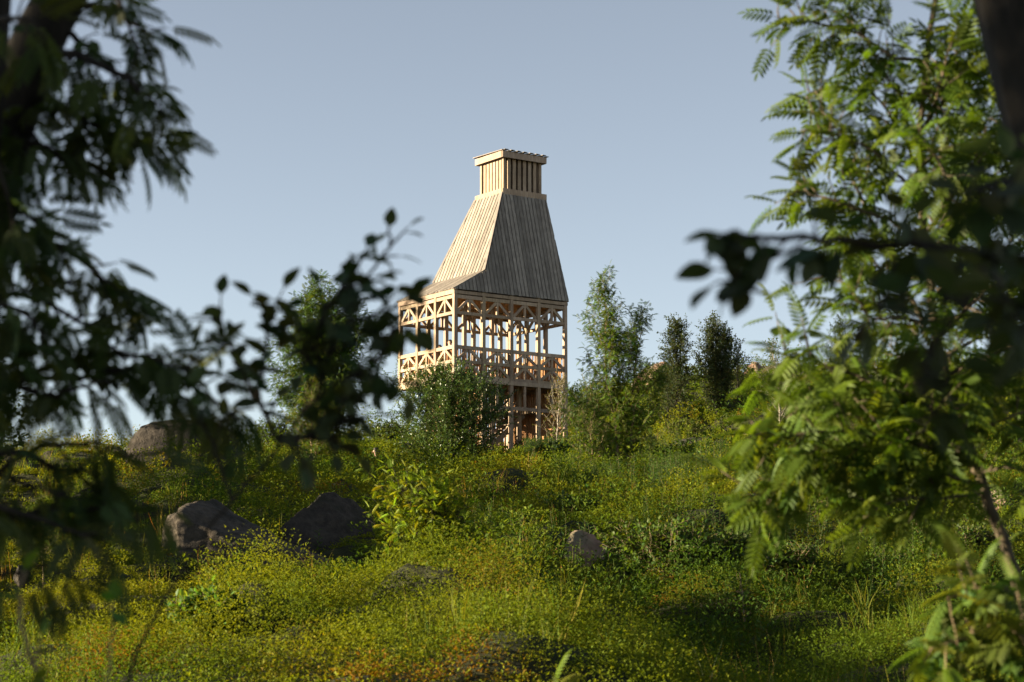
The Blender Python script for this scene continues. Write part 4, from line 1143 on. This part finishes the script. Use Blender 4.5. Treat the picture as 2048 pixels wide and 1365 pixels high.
# ---- the sunlit rowan on the right
d = 7.2
near_tree("rowan_tree", "near slim rowan with sunlit feathery leaves filling the right side", "tree", G(2290, 7.2), [
    ([(2330, 2230, d), (2130, 1500, d), (2028, 1160, d), (1985, 1040, d), (1930, 890, d), (1885, 740, d), (1865, 640, d), (1852, 500, d), (1845, 300, d), (1855, 100, d), (1880, -120, d)], .026, .010, None, 0, 0),
    ([(1885, 740, d), (1835, 620, d), (1795, 530, d), (1745, 420, d), (1690, 300, d), (1650, 200, d), (1625, 175, d)], .011, .003, .3, .12, 0.031),
    ([(1930, 890, d), (1840, 830, 7.1), (1740, 760, 7.0), (1640, 720, 7.0), (1560, 690, 7.0)], .010, .003, .15, .16, 0.027),
    ([(1940, 930, d), (1830, 890, 7.0), (1700, 860, 6.9), (1600, 860, 6.9), (1520, 850, 6.9)], .010, .003, .15, .17, 0.029),
    ([(1955, 970, d), (1860, 950, 7.1), (1740, 940, 7.0), (1620, 960, 7.0), (1530, 1010, 7.0)], .010, .003, .15, .17, 0.027),
    ([(1920, 860, d), (1800, 780, 7.3), (1700, 800, 7.3), (1620, 800, 7.3)], .008, .003, .15, .15, 0.029),
    ([(1960, 990, d), (1880, 1000, 7.0), (1790, 1000, 6.9), (1720, 1030, 6.9)], .008, .003, .2, .15, 0.034),
    ([(1852, 500, d), (1790, 450, 7.1), (1720, 420, 7.0), (1640, 395, 7.0), (1590, 385, 7.0)], .009, .003, .2, .13, 0.029),
    ([(1848, 400, d), (1780, 330, 7.1), (1710, 290, 7.1), (1640, 270, 7.1), (1600, 260, 7.1)], .008, .003, .2, .13, 0.031),
    ([(1848, 350, d), (1800, 260, 7.3), (1760, 190, 7.3), (1735, 150, 7.3)], .008, .003, .2, .13, 0.031),
    ([(1855, 120, d), (1790, 100, 7.1), (1730, 60, 7.1), (1640, 30, 7.1), (1560, 5, 7.1)], .009, .003, .2, .13, 0.029),
    ([(1850, 200, d), (1790, 170, 7.2), (1740, 90, 7.2), (1700, 20, 7.2)], .008, .003, .2, .13, 0.031),
    ([(1850, 250, d), (1900, 180, 7.2), (1960, 100, 7.2), (2000, 20, 7.2)], .008, .003, .1, .15, 0.024),
    ([(1850, 420, d), (1920, 360, 7.1), (1990, 300, 7.1), (2060, 250, 7.1)], .009, .003, .1, .16, 0.024),
    ([(1856, 540, d), (1930, 470, 7.2), (2000, 430, 7.2), (2080, 400, 7.2)], .009, .003, .1, .16, 0.024),
    ([(1875, 690, d), (1950, 620, 7.1), (2020, 560, 7.1), (2080, 530, 7.1)], .009, .003, .1, .16, 0.024),
    ([(1890, 760, d), (1970, 720, 7.1), (2050, 700, 7.1), (2110, 690, 7.1)], .009, .003, .1, .16, 0.024),
    ([(1925, 880, d), (2000, 840, 7.1), (2070, 820, 7.1), (2120, 820, 7.1)], .008, .003, .1, .16, 0.031),
    ([(1945, 940, d), (2010, 930, 7.1), (2080, 940, 7.1)], .008, .003, .1, .14, 0.037),
    ([(1865, 650, d), (1800, 640, 6.9), (1740, 640, 6.9), (1700, 600, 6.9), (1660, 560, 6.9)], .008, .003, .2, .14, 0.031),
    ([(1855, 560, d), (1790, 550, 7.3), (1730, 500, 7.3), (1680, 480, 7.3)], .008, .003, .2, .14, 0.031),
    ([(1870, 0, d), (1800, -20, 7.2), (1720, -30, 7.2)], .008, .003, .2, .14, 0.031),
    ([(1850, 300, d), (1880, 330, 6.8), (1900, 420, 6.8), (1905, 500, 6.8)], .006, .003, .1, .14, 0.031),
    ([(1900, 780, d), (1850, 850, 6.8), (1800, 900, 6.8)], .006, .003, .1, .15, 0.034),
    ([(2060, 1280, d), (2110, 1150, 7.2), (2090, 1060, 7.2), (2060, 1000, 7.2)], .010, .004, .3, .13, .06),

    ([(1850, 330, 7.4), (1910, 280, 7.6), (1980, 240, 7.7), (2060, 200, 7.7)], .008, .003, .1, 0.120, .026),
    ([(1852, 470, 7.4), (1900, 400, 7.7), (1970, 360, 7.8), (2060, 330, 7.8)], .008, .003, .1, 0.120, .026),
    ([(1858, 600, 7.4), (1920, 540, 7.7), (2000, 500, 7.8), (2080, 470, 7.8)], .008, .003, .1, 0.120, .026),
    ([(1880, 720, 7.4), (1950, 680, 7.7), (2020, 640, 7.8), (2090, 610, 7.8)], .008, .003, .1, 0.120, .026),
    ([(1855, 150, 7.4), (1920, 100, 7.6), (1960, 40, 7.6)], .008, .003, .1, 0.120, .028),
    ([(1850, 260, 7.4), (1880, 200, 7.0), (1900, 120, 7.0), (1930, 60, 7.0)], .008, .003, .1, 0.112, .03),
    ([(1890, 780, 7.4), (1830, 740, 7.6), (1780, 690, 7.6), (1740, 660, 7.6)], .008, .003, .1, 0.112, .03),
    ([(1905, 820, 7.4), (1960, 790, 7.6), (2050, 770, 7.6)], .008, .003, .1, 0.112, .03),
    ([(1935, 900, 7.4), (1870, 890, 7.6), (1790, 850, 7.6), (1720, 830, 7.6)], .008, .003, .1, 0.112, .03),
], L_ROWANF, .150, (.074, .118, .012), M_BARKT, 203, M_LEAF, lspace=.043, droop=-.2, hue=.13)

# ---- the very near tree whose trunk cuts the top right corner
near_tree("willow_tree", "very near blurred tree with a thick leaning trunk in the top right corner", "tree", G(2960, 4.0), [
    ([(2960, 3150, 4.0), (2560, 1700, 4.0), (2280, 640, 4.0), (2170, 280, 4.0), (2085, 0, 4.0), (2010, -260, 4.0)], .21, .12, None, 0, 0),
    ([(2280, 640, 4.0), (2120, 560, 3.4), (1930, 530, 3.0), (1760, 520, 2.9), (1630, 500, 2.9), (1540, 490, 2.9), (1485, 480, 2.9)], .012, .003, .30, .06, 0.025),
    ([(1610, 497, 2.9), (1560, 530, 2.9), (1520, 570, 2.9), (1490, 600, 2.9)], .004, .002, .1, .05, 0.028),
    ([(1800, 520, 2.9), (1780, 590, 2.9), (1760, 640, 2.9), (1740, 660, 2.9)], .004, .002, .1, .05, 0.031),
    ([(1960, 530, 2.8), (1900, 620, 2.8), (1850, 700, 2.8), (1830, 760, 2.8), (1840, 800, 2.8)], .005, .002, .1, .06, 0.026),
    ([(2240, 480, 4.0), (2090, 380, 3.2), (2000, 360, 2.7), (1940, 400, 2.7)], .006, .002, .2, .07, 0.028),
    ([(2280, 640, 4.0), (2150, 660, 3.2), (2040, 640, 2.6), (1980, 620, 2.6)], .006, .002, .2, .07, 0.028),
], L_SIMPLE, .068, (.040, .058, .028), M_BARK, 204, M_LEAF, lspace=.05, droop=-.4, spread=1.0)

# ---- the leafy young rowan in the bottom right corner
d = 6.0
near_tree("young_rowan", "near blurred young rowan with bright fronds in the bottom right corner", "young tree", G(2230, 6.0), [
    ([(2230, 2260, d), (2180, 1800, d), (2130, 1480, d), (2090, 1330, d), (2070, 1220, d)], .014, .006, None, 0, 0),
    ([(2100, 1370, d), (2010, 1310, 5.9), (1920, 1290, 5.9), (1850, 1300, 5.9)], .007, .003, .1, .14, .045),
    ([(2090, 1330, d), (2000, 1250, 5.9), (1940, 1225, 5.9), (1890, 1230, 5.9)], .007, .003, .1, .14, .040),
    ([(2080, 1260, d), (2030, 1190, 5.9), (1990, 1170, 5.9)], .006, .003, .1, .14, .045),
    ([(2110, 1420, d), (2020, 1370, 5.9), (1940, 1350, 5.9), (1880, 1350, 5.9)], .006, .003, .1, .14, .045),
    ([(2100, 1400, d), (2040, 1290, 5.8), (2000, 1240, 5.8), (1980, 1210, 5.8)], .006, .003, .1, .14, .045),
    ([(2130, 1480, d), (2060, 1420, 5.9), (2000, 1400, 5.9)], .006, .003, .1, .14, .05),
], L_ROWAN, .165, (.095, .140, .022), M_BARKL, 205, M_LEAF, lspace=.050, droop=-.25)

# ---- small blurred tops poking into the bottom edge
near_tree("rowan_sapling", "blurred yellow green rowan frond at the bottom edge right of centre", "sapling", G(1080, 9.0), [
    ([(1080, 1800, 9), (1085, 1550, 9), (1095, 1420, 9), (1100, 1365, 9)], .007, .003, .7, .08, .08),
], L_ROWAN, .17, (.13, .15, .015), M_BARKL, 206, M_LEAF, lspace=.08, droop=-.05)
near_tree("rowan_sapling", "blurred low bramble shoot with scattered leaves in the bottom left corner", "sapling", G(40, 3.6), [
    ([(150, 2700, 3.6), (120, 1800, 3.6), (90, 1450, 3.6), (40, 1250, 3.6), (60, 1170, 3.6)], .006, .003, .78, .05, .09),
    ([(120, 1700, 3.6), (210, 1400, 3.6), (240, 1210, 3.6)], .004, .002, .8, .05, .09),
], L_SIMPLE, .05, (.08, .14, .022), M_BARKL, 207, M_LEAF, lspace=.09, droop=-.2)

# ---- trees just outside the frame that shade the left foreground and the slope
SH = [(-13.8, 48, 3.0, 1.8, 313), (-10.5, 35.5, 1.9, 1.5, 309), (-11.5, 41, 2.2, 1.6, 310), (-10.0, 31, 1.7, 1.4, 311), (-12.5, 44, 2.4, 1.6, 312), (-6.4, 3.7, 5.2, 1.25, 301), (-6.6, 2.2, 5.6, 1.35, 304), (-9.4, 3.0, 6.5, 1.6, 306), (-11.0, 33.0, 2.0, 1.6, 302), (-10.3, 28.3, 1.3, 1.4, 303), (-13.0, 38, 2.8, 1.7, 305), (-7.0, 19.3, 1.5, .9, 307), (-8.4, 23.5, 1.8, 1.0, 308)]
for x, y, h, rad, sd_ in SH:
    grow("rowan_tree", "dense rowan standing beyond the left edge of the view and shading the slope", "tree", (x, y, float(H(x, y))), h, rad, t0=.08, nbr=44, tw=7, leaf='diamond', lsize=.16, lspace=.07,
         stems=((0, 0, 1.0), (.6, .3, .9)), rise=.8, col=(.05, .08, .02), seed=sd_, group="rowans beyond the left edge", fat=.3, top_taper=.6)
